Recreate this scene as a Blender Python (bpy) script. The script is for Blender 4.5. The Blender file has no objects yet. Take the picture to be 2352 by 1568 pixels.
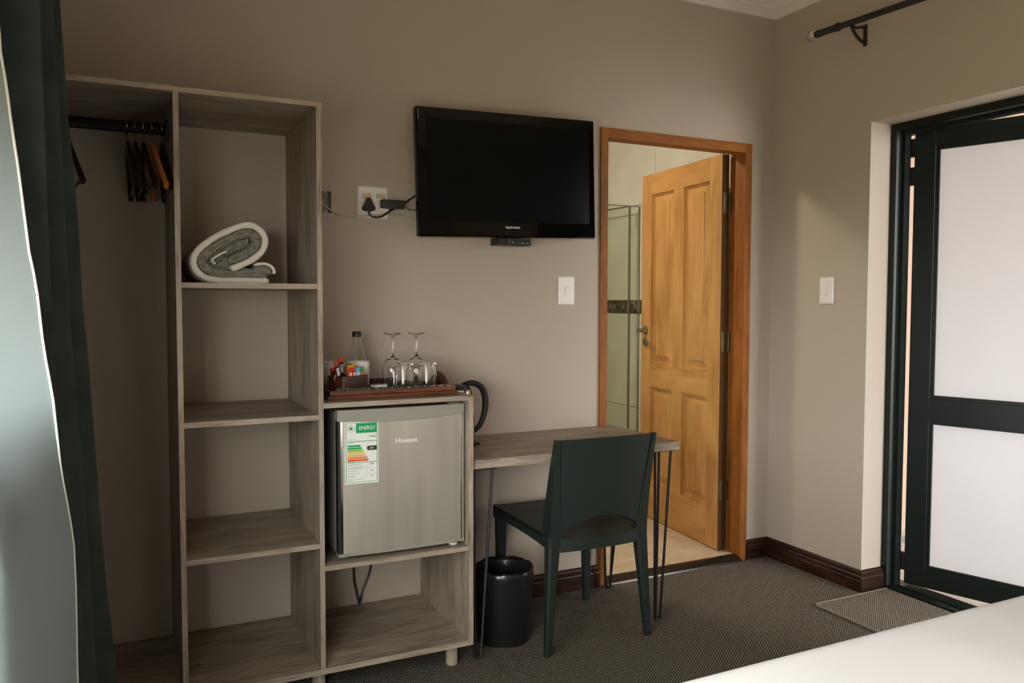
import bpy, bmesh, math, random
from mathutils import Vector, Matrix
random.seed(7)
R = math.radians
SC = bpy.context.scene
COL = SC.collection

# ------------------------------------------------------------------ camera
cam_d = bpy.data.cameras.new('camera'); cam = bpy.data.objects.new('camera', cam_d); COL.objects.link(cam)
FW = Vector((0.44116902, 0.89611777, -0.04840291)); RT = Vector((0.89720587, -0.44160897, 0.00177251)); UP = Vector((0.01978679, 0.04420935, 0.99882632))
mw = Matrix((RT, UP, -FW)).transposed().to_4x4(); mw.translation = Vector((-2.98858, -3.10130, 1.29421))
cam.matrix_world = mw
cam_d.sensor_width = 36.0; cam_d.lens = 36.0 * 1856.3232 / 2352.0; cam_d.clip_start = 0.02
SC.camera = cam

# ------------------------------------------------------------------ world, daylight, exposure
SC.view_settings.view_transform = 'Standard'; SC.view_settings.look = 'None'
SC.view_settings.gamma = 1.0; SC.view_settings.use_curve_mapping = False
SC.view_settings.exposure = 0.0
w = bpy.data.worlds.new('overcast_sky'); SC.world = w; w.use_nodes = True
w.node_tree.nodes['Background'].inputs[0].default_value = (1.0, 0.985, 0.985, 1)
w.node_tree.nodes['Background'].inputs[1].default_value = 20.0
try:
    SC.cycles.max_bounces = 14; SC.cycles.diffuse_bounces = 7; SC.cycles.transmission_bounces = 12; SC.cycles.glossy_bounces = 5
    SC.cycles.transparent_max_bounces = 12
except Exception:
    pass
def portal(name, loc, rot, sx, sy):
    d = bpy.data.lights.new(name, 'AREA'); d.shape = 'RECTANGLE'; d.size = sx; d.size_y = sy
    d.cycles.is_portal = True
    o = bpy.data.objects.new(name, d); COL.objects.link(o); o.location = loc; o.rotation_euler = rot
    return o
# sky portals in the two openings of the room (they only guide the sampling of the sky)
portal('daylight_window', (-3.44, -2.85, 1.08), (0, -R(90), 0), 1.16, 2.90)
portal('daylight_door', (0.60, -1.70, 1.04), (0, R(90), 0), 2.2, 2.4)

# ------------------------------------------------------------------ materials
def lin(c):
    return tuple(((v / 255) / 12.92 if v / 255 <= 0.04045 else ((v / 255 + 0.055) / 1.055) ** 2.4) for v in c)
def newmat(name):
    m = bpy.data.materials.new(name); m.use_nodes = True
    return m, m.node_tree, m.node_tree.nodes['Principled BSDF']
def N(nt, t, **k):
    n = nt.nodes.new(t)
    for a, b in k.items(): setattr(n, a, b)
    return n
def plain(name, col, rough=0.5, metal=0.0, spec=0.5, bump=0.0, bscale=200.0, var=0.0, vscale=6.0, coat=0.0):
    m, nt, b = newmat(name)
    b.inputs['Base Color'].default_value = (*col, 1); b.inputs['Roughness'].default_value = rough
    b.inputs['Metallic'].default_value = metal; b.inputs['Specular IOR Level'].default_value = spec
    b.inputs['Coat Weight'].default_value = coat
    tc = N(nt, 'ShaderNodeTexCoord')
    if var:
        n = N(nt, 'ShaderNodeTexNoise'); n.inputs['Scale'].default_value = vscale; n.inputs['Detail'].default_value = 4
        nt.links.new(tc.outputs['Object'], n.inputs['Vector'])
        r = N(nt, 'ShaderNodeValToRGB')
        r.color_ramp.elements[0].position = 0.3; r.color_ramp.elements[1].position = 0.7
        r.color_ramp.elements[0].color = (*[c * (1 - var) for c in col], 1); r.color_ramp.elements[1].color = (*[min(1, c * (1 + var)) for c in col], 1)
        nt.links.new(n.outputs['Fac'], r.inputs['Fac']); nt.links.new(r.outputs['Color'], b.inputs['Base Color'])
    if bump:
        n = N(nt, 'ShaderNodeTexNoise'); n.inputs['Scale'].default_value = bscale; n.inputs['Detail'].default_value = 3
        nt.links.new(tc.outputs['Object'], n.inputs['Vector'])
        bp = N(nt, 'ShaderNodeBump'); bp.inputs['Strength'].default_value = bump; bp.inputs['Distance'].default_value = 0.002
        nt.links.new(n.outputs['Fac'], bp.inputs['Height']); nt.links.new(bp.outputs['Normal'], b.inputs['Normal'])
    return m
def wood(name, dark, mid, light, axis, rough=0.45, knots=0.8, fine=1.0, size=1.0, spec=0.4, coat=0.0, big=1.0):
    m, nt, b = newmat(name); b.inputs['Roughness'].default_value = rough; b.inputs['Specular IOR Level'].default_value = spec
    b.inputs['Coat Weight'].default_value = coat; b.inputs['Coat Roughness'].default_value = 0.2
    tc = N(nt, 'ShaderNodeTexCoord'); oi = N(nt, 'ShaderNodeObjectInfo')
    off = N(nt, 'ShaderNodeVectorMath', operation='SCALE'); off.inputs[0].default_value = (7.3, 5.1, 9.7)
    nt.links.new(oi.outputs['Random'], off.inputs['Scale'])
    add = N(nt, 'ShaderNodeVectorMath', operation='ADD'); nt.links.new(tc.outputs['Object'], add.inputs[0]); nt.links.new(off.outputs[0], add.inputs[1])
    def mapped(along, across):
        s = [across * size] * 3; s['xyz'.index(axis)] = along * size
        mp = N(nt, 'ShaderNodeMapping'); mp.inputs['Scale'].default_value = s; nt.links.new(add.outputs[0], mp.inputs['Vector']); return mp
    n1 = N(nt, 'ShaderNodeTexNoise'); n1.inputs['Scale'].default_value = 1.0; n1.inputs['Detail'].default_value = 5; n1.inputs['Distortion'].default_value = knots
    nt.links.new(mapped(2.6, 9).outputs[0], n1.inputs['Vector'])
    n2 = N(nt, 'ShaderNodeTexNoise'); n2.inputs['Scale'].default_value = 1.0; n2.inputs['Detail'].default_value = 3
    nt.links.new(mapped(14, 300).outputs[0], n2.inputs['Vector'])
    n3 = N(nt, 'ShaderNodeTexNoise'); n3.inputs['Scale'].default_value = 1.0; n3.inputs['Detail'].default_value = 2
    nt.links.new(mapped(3.5, 45).outputs[0], n3.inputs['Vector'])
    a1 = N(nt, 'ShaderNodeMath', operation='MULTIPLY_ADD'); a1.inputs[1].default_value = 0.35 * fine
    h1 = N(nt, 'ShaderNodeMath', operation='MULTIPLY'); h1.inputs[1].default_value = big; nt.links.new(n1.outputs['Fac'], h1.inputs[0])
    nt.links.new(n2.outputs['Fac'], a1.inputs[0]); nt.links.new(h1.outputs[0], a1.inputs[2])
    a2 = N(nt, 'ShaderNodeMath', operation='MULTIPLY_ADD'); a2.inputs[1].default_value = 0.35
    nt.links.new(n3.outputs['Fac'], a2.inputs[0]); nt.links.new(a1.outputs[0], a2.inputs[2])
    r = N(nt, 'ShaderNodeValToRGB'); e = r.color_ramp.elements
    c0 = 0.5 * big + 0.175 * fine + 0.175
    e[0].position = c0 - 0.26; e[0].color = (*dark, 1); e[1].position = c0 + 0.22; e[1].color = (*light, 1)
    k = e.new(c0 - 0.02); k.color = (*mid, 1)
    nt.links.new(a2.outputs[0], r.inputs['Fac']); nt.links.new(r.outputs['Color'], b.inputs['Base Color'])
    bp = N(nt, 'ShaderNodeBump'); bp.inputs['Strength'].default_value = 0.12; bp.inputs['Distance'].default_value = 0.001
    nt.links.new(n2.outputs['Fac'], bp.inputs['Height']); nt.links.new(bp.outputs['Normal'], b.inputs['Normal'])
    return m
def weave(name, dark, light, pitch, bump=0.8, rot=0.0, rough=0.9, mottling=0.25, spec=0.15):
    m, nt, b = newmat(name); b.inputs['Roughness'].default_value = rough; b.inputs['Specular IOR Level'].default_value = spec
    tc = N(nt, 'ShaderNodeTexCoord'); mp = N(nt, 'ShaderNodeMapping'); mp.inputs['Rotation'].default_value = (0, 0, rot)
    k = 2 * math.pi / pitch; mp.inputs['Scale'].default_value = (k, k, k)
    nt.links.new(tc.outputs['Object'], mp.inputs['Vector'])
    jit = N(nt, 'ShaderNodeTexNoise'); jit.inputs['Scale'].default_value = 90; nt.links.new(tc.outputs['Object'], jit.inputs['Vector'])
    jv = N(nt, 'ShaderNodeVectorMath', operation='SCALE'); jv.inputs['Scale'].default_value = 2.2; nt.links.new(jit.outputs['Color'], jv.inputs[0])
    ad = N(nt, 'ShaderNodeVectorMath', operation='ADD'); nt.links.new(mp.outputs[0], ad.inputs[0]); nt.links.new(jv.outputs[0], ad.inputs[1])
    sx = N(nt, 'ShaderNodeSeparateXYZ'); nt.links.new(ad.outputs[0], sx.inputs[0])
    s1 = N(nt, 'ShaderNodeMath', operation='SINE'); nt.links.new(sx.outputs[0], s1.inputs[0])
    s2 = N(nt, 'ShaderNodeMath', operation='SINE'); nt.links.new(sx.outputs[1], s2.inputs[0])
    mu = N(nt, 'ShaderNodeMath', operation='MULTIPLY'); nt.links.new(s1.outputs[0], mu.inputs[0]); nt.links.new(s2.outputs[0], mu.inputs[1])
    r = N(nt, 'ShaderNodeMapRange'); r.inputs['From Min'].default_value = -0.5; r.inputs['From Max'].default_value = 0.9
    nt.links.new(mu.outputs[0], r.inputs['Value'])
    sp = N(nt, 'ShaderNodeTexNoise'); sp.inputs['Scale'].default_value = 160; sp.inputs['Detail'].default_value = 2; nt.links.new(tc.outputs['Object'], sp.inputs['Vector'])
    fa = N(nt, 'ShaderNodeMath', operation='MULTIPLY'); nt.links.new(r.outputs[0], fa.inputs[0])
    spr = N(nt, 'ShaderNodeMapRange'); spr.inputs['From Min'].default_value = 0.35; spr.inputs['From Max'].default_value = 0.65; spr.inputs['To Min'].default_value = 1 - 2 * mottling
    nt.links.new(sp.outputs['Fac'], spr.inputs['Value']); nt.links.new(spr.outputs[0], fa.inputs[1])
    mx = N(nt, 'ShaderNodeMix', data_type='RGBA'); mx.inputs['A'].default_value = (*dark, 1); mx.inputs['B'].default_value = (*light, 1)
    nt.links.new(fa.outputs[0], mx.inputs['Factor']); nt.links.new(mx.outputs['Result'], b.inputs['Base Color'])
    bp = N(nt, 'ShaderNodeBump'); bp.inputs['Strength'].default_value = bump; bp.inputs['Distance'].default_value = 0.003
    nt.links.new(mu.outputs[0], bp.inputs['Height']); nt.links.new(bp.outputs['Normal'], b.inputs['Normal'])
    return m
def clear_pane(name, tint, gloss=0.04, rough=0.02):
    m = bpy.data.materials.new(name); m.use_nodes = True; nt = m.node_tree; nt.nodes.clear()
    o = N(nt, 'ShaderNodeOutputMaterial'); t = N(nt, 'ShaderNodeBsdfTransparent'); t.inputs[0].default_value = (*tint, 1)
    g = N(nt, 'ShaderNodeBsdfGlossy'); g.inputs['Roughness'].default_value = rough
    mx = N(nt, 'ShaderNodeMixShader'); mx.inputs[0].default_value = gloss; nt.links.new(t.outputs[0], mx.inputs[1]); nt.links.new(g.outputs[0], mx.inputs[2])
    nt.links.new(mx.outputs[0], o.inputs['Surface']); return m
def frosted(name, col, trans):
    m = bpy.data.materials.new(name); m.use_nodes = True; nt = m.node_tree; nt.nodes.clear()
    o = N(nt, 'ShaderNodeOutputMaterial'); t = N(nt, 'ShaderNodeBsdfTranslucent'); t.inputs[0].default_value = (*col, 1)
    d = N(nt, 'ShaderNodeBsdfDiffuse'); d.inputs[0].default_value = (*col, 1)
    mx = N(nt, 'ShaderNodeMixShader'); mx.inputs[0].default_value = trans
    nt.links.new(d.outputs[0], mx.inputs[1]); nt.links.new(t.outputs[0], mx.inputs[2]); nt.links.new(mx.outputs[0], o.inputs['Surface']); return m
def glass(name, col=(1, 1, 1), ior=1.45):
    m, nt, b = newmat(name); b.inputs['Base Color'].default_value = (*col, 1); b.inputs['Roughness'].default_value = 0.0
    b.inputs['Transmission Weight'].default_value = 1.0; b.inputs['IOR'].default_value = ior; return m
def emit(name, col, s):
    m, nt, b = newmat(name); b.inputs['Base Color'].default_value = (*col, 1); b.inputs['Emission Color'].default_value = (*col, 1); b.inputs['Emission Strength'].default_value = s; return m

M = {}
M['wall'] = plain('wall_paint', (0.425, 0.368, 0.300), 0.75, spec=0.25, bump=0.12, bscale=260)
M['reveal'] = M['wall']
M['ceiling'] = plain('ceiling_paint', (0.72, 0.69, 0.63), 0.8)
M['carpet'] = weave('woven_carpet', (0.030, 0.025, 0.018), (0.36, 0.32, 0.255), 0.0125, 0.9, R(8))
M['mat'] = weave('mat_weave', (0.07, 0.060, 0.046), (0.42, 0.37, 0.30), 0.011, 0.9, R(4))
M['mat_edge'] = plain('mat_binding', (0.22, 0.19, 0.15), 0.9, bump=0.8, bscale=350)
GD, GM, GL = (0.085, 0.064, 0.044), (0.270, 0.220, 0.166), (0.400, 0.337, 0.262)
M['gx'] = wood('grey_laminate_along', GD, GM, GL, 'x', fine=2.0, big=0.6)
M['gz'] = wood('grey_laminate_upright', GD, GM, GL, 'z', fine=2.0, big=0.6)
M['gy'] = wood('grey_laminate_depth', GD, GM, GL, 'y', fine=2.0, big=0.6)
ED, EM, EL = (0.12, 0.090, 0.062), (0.315, 0.257, 0.193), (0.43, 0.363, 0.287)
M['ex'] = wood('edge_band_along', ED, EM, EL, 'x', fine=2.0, big=0.5)
M['ez'] = wood('edge_band_upright', ED, EM, EL, 'z', fine=2.0, big=0.5)
M['ey'] = wood('edge_band_depth', ED, EM, EL, 'y', fine=2.0, big=0.5)
M['pinez'] = wood('pine_upright', (0.36, 0.168, 0.042), (0.495, 0.255, 0.076), (0.585, 0.325, 0.110), 'z', 0.4, knots=0.7, fine=0.6)
M['piney'] = wood('pine_across', (0.36, 0.168, 0.042), (0.495, 0.255, 0.076), (0.585, 0.325, 0.110), 'y', 0.4, knots=0.7, fine=0.6)
M['framez'] = wood('meranti_upright', (0.14, 0.042, 0.008), (0.25, 0.086, 0.016), (0.33, 0.125, 0.027), 'z', 0.5, fine=1.6, big=.7, spec=.2)
M['framex'] = wood('meranti_across', (0.14, 0.042, 0.008), (0.25, 0.086, 0.016), (0.33, 0.125, 0.027), 'x', 0.5, fine=1.6, big=.7, spec=.2)
M['skirt'] = wood('dark_stained_skirting', (0.010, 0.0035, 0.002), (0.024, 0.008, 0.004), (0.045, 0.015, 0.008), 'x', 0.4, spec=0.3)
M['skirty'] = wood('dark_stained_skirting_side', (0.010, 0.0035, 0.002), (0.024, 0.008, 0.004), (0.045, 0.015, 0.008), 'y', 0.4, spec=0.3)
M['tray'] = wood('mahogany_tray', (0.035, 0.010, 0.004), (0.085, 0.026, 0.010), (0.14, 0.046, 0.018), 'x', 0.3, spec=0.6)
M['box'] = wood('dark_mahogany_box', (0.02, 0.006, 0.004), (0.045, 0.012, 0.008), (0.07, 0.02, 0.012), 'x', 0.3, spec=0.5)
M['chair'] = plain('dark_green_plastic', (0.015, 0.022, 0.018), 0.42, spec=0.4, bump=0.05, bscale=900)
M['blackmetal'] = plain('black_powder_coat', (0.012, 0.012, 0.012), 0.45)
M['alu'] = plain('dark_green_aluminium', (0.006, 0.010, 0.008), 0.38, spec=0.28)
M['black'] = plain('black_plastic', (0.008, 0.008, 0.008), 0.4)
M['gloss'] = plain('gloss_black_bezel', (0.003, 0.003, 0.003), 0.05, spec=0.3)
M['screen'] = plain('tv_screen', (0.005, 0.005, 0.005), 0.22, spec=0.12)
M['white'] = plain('white_plastic', (0.74, 0.71, 0.67), 0.35)
M['cream'] = plain('aged_cream_plastic', (0.52, 0.43, 0.27), 0.4)
M['ceramic'] = plain('white_ceramic', (0.72, 0.69, 0.63), 0.25)
M['chrome'] = plain('chrome', (0.75, 0.75, 0.74), 0.12, metal=1.0)
M['steel'] = plain('satin_nickel', (0.30, 0.27, 0.225), 0.32, metal=1.0)
M['brass'] = plain('aged_brass', (0.10, 0.075, 0.035), 0.4, metal=0.8)
M['galv'] = plain('galvanised_box', (0.40, 0.38, 0.30), 0.55, metal=0.3, var=0.25, vscale=60)
M['fabric'] = plain('dark_green_velvet', (0.034, 0.046, 0.039), 0.9, spec=0.2, bump=0.4, bscale=700, var=0.25, vscale=9)
M['lining'] = plain('pale_curtain_lining', (0.235, 0.280, 0.283), 0.8, spec=0.2, bump=0.15, bscale=60)
M['hem'] = plain('curtain_hem', (0.62, 0.64, 0.60), 0.8)
M['sheet'] = plain('white_cotton', (0.88, 0.865, 0.855), 0.8, spec=0.2, bump=0.1, bscale=500)
M['hangdark'] = wood('dark_hanger_wood', (0.006, 0.004, 0.003), (0.012, 0.007, 0.005), (0.02, 0.011, 0.007), 'y', 0.3)
M['hanglight'] = wood('orange_hanger_wood', (0.42, 0.12, 0.02), (0.58, 0.19, 0.036), (0.68, 0.25, 0.055), 'y', 0.35)
M['blanket_w'] = plain('white_blanket_border', (0.66, 0.61, 0.54), 0.95, spec=0.1, bump=0.6, bscale=420, var=0.06, vscale=300)
M['liner'] = plain('bin_liner', (0.012, 0.012, 0.012), 0.24, spec=0.45, bump=1.0, bscale=45)
M['peach'] = plain('peach_exterior_plaster', (0.27, 0.19, 0.135), 0.85, bump=0.2, bscale=150)
M['paving'] = plain('veranda_floor', (0.32, 0.29, 0.26), 0.7, var=0.12)
M['cablew'] = plain('cream_cable', (0.48, 0.41, 0.32), 0.45)
M['tile'] = plain('cream_wall_tile', (0.62, 0.61, 0.53), 0.18, spec=0.5, var=0.06, vscale=5)
M['ftile'] = plain('beige_floor_tile', (0.60, 0.47, 0.33), 0.25, var=0.10, vscale=8)
M['grout'] = plain('grout', (0.12, 0.095, 0.07), 0.9)
M['lgrout'] = plain('light_grout', (0.40, 0.37, 0.30), 0.9)
M['frost'] = frosted('frosted_pane', (0.72, 0.735, 0.75), 0.60)
M['pane'] = clear_pane('window_pane', (0.96, 0.97, 0.96))
M['showerglass'] = clear_pane('green_shower_glass', (0.965, 0.985, 0.965))
M['glass'] = glass('clear_glass'); M['pet'] = glass('clear_bottle_plastic', (0.98, 0.99, 0.98), 1.2); M['crystal'] = glass('crystal', (1, 1, 1), 1.5)
M['rope'] = weave('twisted_rope', (0.25, 0.22, 0.17), (0.68, 0.62, 0.52), 0.006, 1.0, 0.7)
M['woven_bw'] = weave('black_white_woven', (0.012, 0.014, 0.014), (0.55, 0.52, 0.46), 0.0075, 1.0, 0.78, mottling=0.45)
def flat(name, rgb, rough=0.5): return plain(name, lin(rgb), rough)

def fridge_steel():
    m, nt, b = newmat('brushed_steel'); b.inputs['Metallic'].default_value = 0.6; b.inputs['Roughness'].default_value = 0.36
    tc = N(nt, 'ShaderNodeTexCoord'); mp = N(nt, 'ShaderNodeMapping'); mp.inputs['Scale'].default_value = (900, 900, 3); nt.links.new(tc.outputs['Object'], mp.inputs[0])
    n = N(nt, 'ShaderNodeTexNoise'); n.inputs['Scale'].default_value = 1; n.inputs['Detail'].default_value = 2; nt.links.new(mp.outputs[0], n.inputs[0])
    mp2 = N(nt, 'ShaderNodeMapping'); mp2.inputs['Scale'].default_value = (13, 13, 0.9); nt.links.new(tc.outputs['Object'], mp2.inputs[0])
    n2 = N(nt, 'ShaderNodeTexNoise'); n2.inputs['Scale'].default_value = 1; n2.inputs['Detail'].default_value = 2; nt.links.new(mp2.outputs[0], n2.inputs[0])
    r = N(nt, 'ShaderNodeValToRGB'); r.color_ramp.elements[0].position = 0.3; r.color_ramp.elements[1].position = 0.7
    r.color_ramp.elements[0].color = (0.46, 0.43, 0.36, 1); r.color_ramp.elements[1].color = (0.61, 0.575, 0.49, 1)
    nt.links.new(n2.outputs['Fac'], r.inputs[0]); nt.links.new(r.outputs[0], b.inputs['Base Color'])
    rr = N(nt, 'ShaderNodeMapRange'); rr.inputs['To Min'].default_value = 0.30; rr.inputs['To Max'].default_value = 0.46; nt.links.new(n.outputs['Fac'], rr.inputs['Value']); nt.links.new(rr.outputs[0], b.inputs['Roughness'])
    bp = N(nt, 'ShaderNodeBump'); bp.inputs['Strength'].default_value = 0.05; bp.inputs['Distance'].default_value = 0.001; nt.links.new(n.outputs['Fac'], bp.inputs['Height']); nt.links.new(bp.outputs[0], b.inputs['Normal'])
    return m
M['fridge'] = fridge_steel()
M['fridge_grey'] = plain('grey_green_fridge_plastic', (0.27, 0.262, 0.215), 0.35)
M['fridge_dark'] = plain('dark_fridge_gasket', (0.014, 0.016, 0.015), 0.4)
def quilt():
    m, nt, b = newmat('grey_waffle_blanket'); b.inputs['Roughness'].default_value = 0.95; b.inputs['Specular IOR Level'].default_value = 0.1
    tc = N(nt, 'ShaderNodeTexCoord'); v = N(nt, 'ShaderNodeTexVoronoi'); v.inputs['Scale'].default_value = 165; v.inputs['Randomness'].default_value = 0.25
    nt.links.new(tc.outputs['Object'], v.inputs['Vector'])
    r = N(nt, 'ShaderNodeValToRGB'); r.color_ramp.elements[0].position = 0.1; r.color_ramp.elements[1].position = 0.6
    r.color_ramp.elements[0].color = (0.065, 0.063, 0.052, 1); r.color_ramp.elements[1].color = (0.23, 0.22, 0.18, 1)
    nt.links.new(v.outputs['Distance'], r.inputs[0]); nt.links.new(r.outputs[0], b.inputs['Base Color'])
    bp = N(nt, 'ShaderNodeBump'); bp.inputs['Strength'].default_value = 1.0; bp.inputs['Distance'].default_value = 0.004
    nt.links.new(v.outputs['Distance'], bp.inputs['Height']); nt.links.new(bp.outputs[0], b.inputs['Normal'])
    return m
M['blanket_g'] = quilt()

# ------------------------------------------------------------------ mesh helpers
WM = {}                                             # object -> world matrix of its frame
def root(name, loc, label=None, cat=None, group=None, kind=None, rot=(0, 0, 0)):
    o = bpy.data.objects.new(name, None); o.empty_display_size = 0.05; COL.objects.link(o)
    o.location = loc; o.rotation_euler = rot
    from mathutils import Euler
    WM[o] = Matrix.Translation(Vector(loc)) @ Euler(rot).to_matrix().to_4x4()
    tag(o, label, cat, group, kind); return o
def tag(o, label=None, cat=None, group=None, kind=None):
    if label: o['label'] = label
    if cat: o['category'] = cat
    if group: o['group'] = group
    if kind: o['kind'] = kind
    return o
class MB:
    def __init__(s): s.bm = bmesh.new()
    def box(s, x0, x1, y0, y1, z0, z1, bev=0.0, seg=2, mi=0):
        a = bmesh.ops.create_cube(s.bm, size=1.0)['verts']
        for v in a: v.co = Vector((x0 + (v.co.x + .5) * (x1 - x0), y0 + (v.co.y + .5) * (y1 - y0), z0 + (v.co.z + .5) * (z1 - z0)))
        fs = {f for v in a for f in v.link_faces}
        for f in fs: f.material_index = mi
        if bev:
            es = list({e for v in a for e in v.link_edges})
            bmesh.ops.bevel(s.bm, geom=es, offset=bev, segments=seg, affect='EDGES', profile=0.5)
        return s
    def faces(s, verts, faces, mi=0):
        vs = [s.bm.verts.new(Vector(v)) for v in verts]; out = []
        for f in faces:
            try:
                q = s.bm.faces.new([vs[i] for i in f]); q.material_index = mi; out.append(q)
            except ValueError: pass
        return vs, out
    def loops(s, rings, closed_u=True, cap=True, mi=0, closed_v=False):
        n = len(rings[0]); vs = [[s.bm.verts.new(Vector(p)) for p in r] for r in rings]
        m = len(rings)
        for i in range(m if closed_v else m - 1):
            a, b = vs[i], vs[(i + 1) % m]
            for j in range(n if closed_u else n - 1):
                q = s.bm.faces.new((a[j], a[(j + 1) % n], b[(j + 1) % n], b[j])); q.material_index = mi
        if cap and closed_u and not closed_v:
            for r in (vs[0][::-1], vs[-1]):
                q = s.bm.faces.new(r); q.material_index = mi
        return s
    def tube(s, pts, r, seg=10, cap=True, flat=1.0):
        pts = [Vector(p) for p in pts]; rings = []; ref = None
        for i, p in enumerate(pts):
            t = (pts[min(i + 1, len(pts) - 1)] - pts[max(i - 1, 0)]).normalized()
            if ref is None: ref = Vector((0, 0, 1)) if abs(t.z) < 0.9 else Vector((1, 0, 0))
            u = (ref - t * ref.dot(t)).normalized(); ref = u; v = t.cross(u)
            rr = r[i] if isinstance(r, (list, tuple)) else r
            rings.append([p + (u * math.cos(a) + v * math.sin(a) * flat) * rr for a in [2 * math.pi * k / seg for k in range(seg)]])
        return s.loops(rings, cap=cap)
    def lathe(s, prof, c=(0, 0, 0), seg=32, cap=False, axis='z', closed=False):
        rings = []
        for r, h in prof:
            ring = []
            for k in range(seg):
                a = 2 * math.pi * k / seg; p = (r * math.cos(a), r * math.sin(a), h)
                if axis == 'y': p = (r * math.cos(a), h, r * math.sin(a))
                if axis == 'x': p = (h, r * math.cos(a), r * math.sin(a))
                ring.append((p[0] + c[0], p[1] + c[1], p[2] + c[2]))
            rings.append(ring)
        return s.loops(rings, cap=cap, closed_v=closed)
    def prism(s, poly, a, b, axis='x', mi=0, da=None, db=None):
        """poly (p,q) extruded along axis; axis x -> (p=y,q=z); y -> (p=x,q=z); z -> (p=x,q=y). da/db(p,q) shift the ends (mitres)"""
        def P(p, q, t): return {'x': (t, p, q), 'y': (p, t, q), 'z': (p, q, t)}[axis]
        ra = [P(p, q, a + (da(p, q) if da else 0)) for p, q in poly]; rb = [P(p, q, b + (db(p, q) if db else 0)) for p, q in poly]
        return s.loops([ra, rb], mi=mi)
    def build(s, name, mat, parent=None, smooth=False, world=True, loc=None, angle=40, subsurf=0, frame=None):
        bmesh.ops.recalc_face_normals(s.bm, faces=s.bm.faces)
        if parent is not None and world: s.bm.transform(WM[parent].inverted())
        if parent is None and loc is not None and world: s.bm.transform(Matrix.Translation(-Vector(loc)))
        me = bpy.data.meshes.new(name); s.bm.to_mesh(me); s.bm.free()
        for m in (mat if isinstance(mat, (list, tuple)) else [mat]): me.materials.append(m)
        if smooth:
            for p in me.polygons: p.use_smooth = True
            if angle: me.set_sharp_from_angle(angle=R(angle))
        o = bpy.data.objects.new(name, me); COL.objects.link(o)
        if parent is not None: o.parent = parent; WM[o] = WM[parent]
        else:
            o.location = loc or (0, 0, 0); WM[o] = Matrix.Translation(Vector(loc or (0, 0, 0)))
        if subsurf:
            md = o.modifiers.new('smooth', 'SUBSURF'); md.levels = subsurf; md.render_levels = subsurf
        return o
def bx(name, mat, parent, x0, x1, y0, y1, z0, z1, bev=0.0, **k):
    return MB().box(x0, x1, y0, y1, z0, z1, bev).build(name, mat, parent, **k)
def grid_wall(name, mat, axis, p0, p1, u0, u1, z0, z1, holes, parent=None):
    us = sorted({u0, u1, *[h[0] for h in holes], *[h[1] for h in holes]}); zs = sorted({z0, z1, *[h[2] for h in holes], *[h[3] for h in holes]})
    us = [u for u in us if u0 <= u <= u1]; zs = [z for z in zs if z0 <= z <= z1]
    nu, nz = len(us) - 1, len(zs) - 1
    solid = [[not any(h[0] <= (us[i] + us[i + 1]) / 2 <= h[1] and h[2] <= (zs[j] + zs[j + 1]) / 2 <= h[3] for h in holes) for j in range(nz)] for i in range(nu)]
    mb = MB(); cache = {}
    def V(i, j, s):
        if (i, j, s) not in cache:
            p = p1 if s else p0; cache[(i, j, s)] = mb.bm.verts.new((us[i], p, zs[j]) if axis == 'y' else (p, us[i], zs[j]))
        return cache[(i, j, s)]
    S = lambda i, j: 0 <= i < nu and 0 <= j < nz and solid[i][j]
    for i in range(nu):
        for j in range(nz):
            if not solid[i][j]: continue
            for s in (0, 1): mb.bm.faces.new([V(i, j, s), V(i + 1, j, s), V(i + 1, j + 1, s), V(i, j + 1, s)])
            if not S(i - 1, j): mb.bm.faces.new([V(i, j, 0), V(i, j + 1, 0), V(i, j + 1, 1), V(i, j, 1)])
            if not S(i + 1, j): mb.bm.faces.new([V(i + 1, j, 0), V(i + 1, j + 1, 0), V(i + 1, j + 1, 1), V(i + 1, j, 1)])
            if not S(i, j - 1): mb.bm.faces.new([V(i, j, 0), V(i + 1, j, 0), V(i + 1, j, 1), V(i, j, 1)])
            if not S(i, j + 1): mb.bm.faces.new([V(i, j + 1, 0), V(i + 1, j + 1, 0), V(i + 1, j + 1, 1), V(i, j + 1, 1)])
    return tag(mb.build(name, mat, parent), kind='structure')
def copy_tree(o, parent=None):
    c = o.copy(); COL.objects.link(c); c.parent = parent; WM[c] = WM[o]
    for ch in list(o.children): copy_tree(ch, c)
    return c
def text(name, s, size, mat, parent, loc, rot, extrude=0.0004, width=None, bold=0.0, local=None):
    cu = bpy.data.curves.new(name, 'FONT'); cu.body = s; cu.size = size; cu.extrude = extrude; cu.offset = bold
    cu.align_x = 'CENTER'; cu.align_y = 'CENTER'; cu.resolution_u = 3
    t = bpy.data.objects.new(name, cu); COL.objects.link(t); bpy.context.view_layer.update()
    me = bpy.data.meshes.new_from_object(t.evaluated_get(bpy.context.evaluated_depsgraph_get()))
    bpy.data.objects.remove(t); bpy.data.curves.remove(cu)
    xs = [v.co.x for v in me.vertices]; k = (width / (max(xs) - min(xs))) if width else 1.0
    from mathutils import Euler
    T = Matrix.Translation(Vector(loc)) @ Euler(rot).to_matrix().to_4x4() @ Matrix.Diagonal((k, 1, 1, 1))
    me.transform(WM[parent].inverted() @ T if local is None else T)
    me.materials.clear(); me.materials.append(mat)
    o = bpy.data.objects.new(name, me); COL.objects.link(o); o.parent = parent; WM[o] = WM[parent]
    return o

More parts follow.
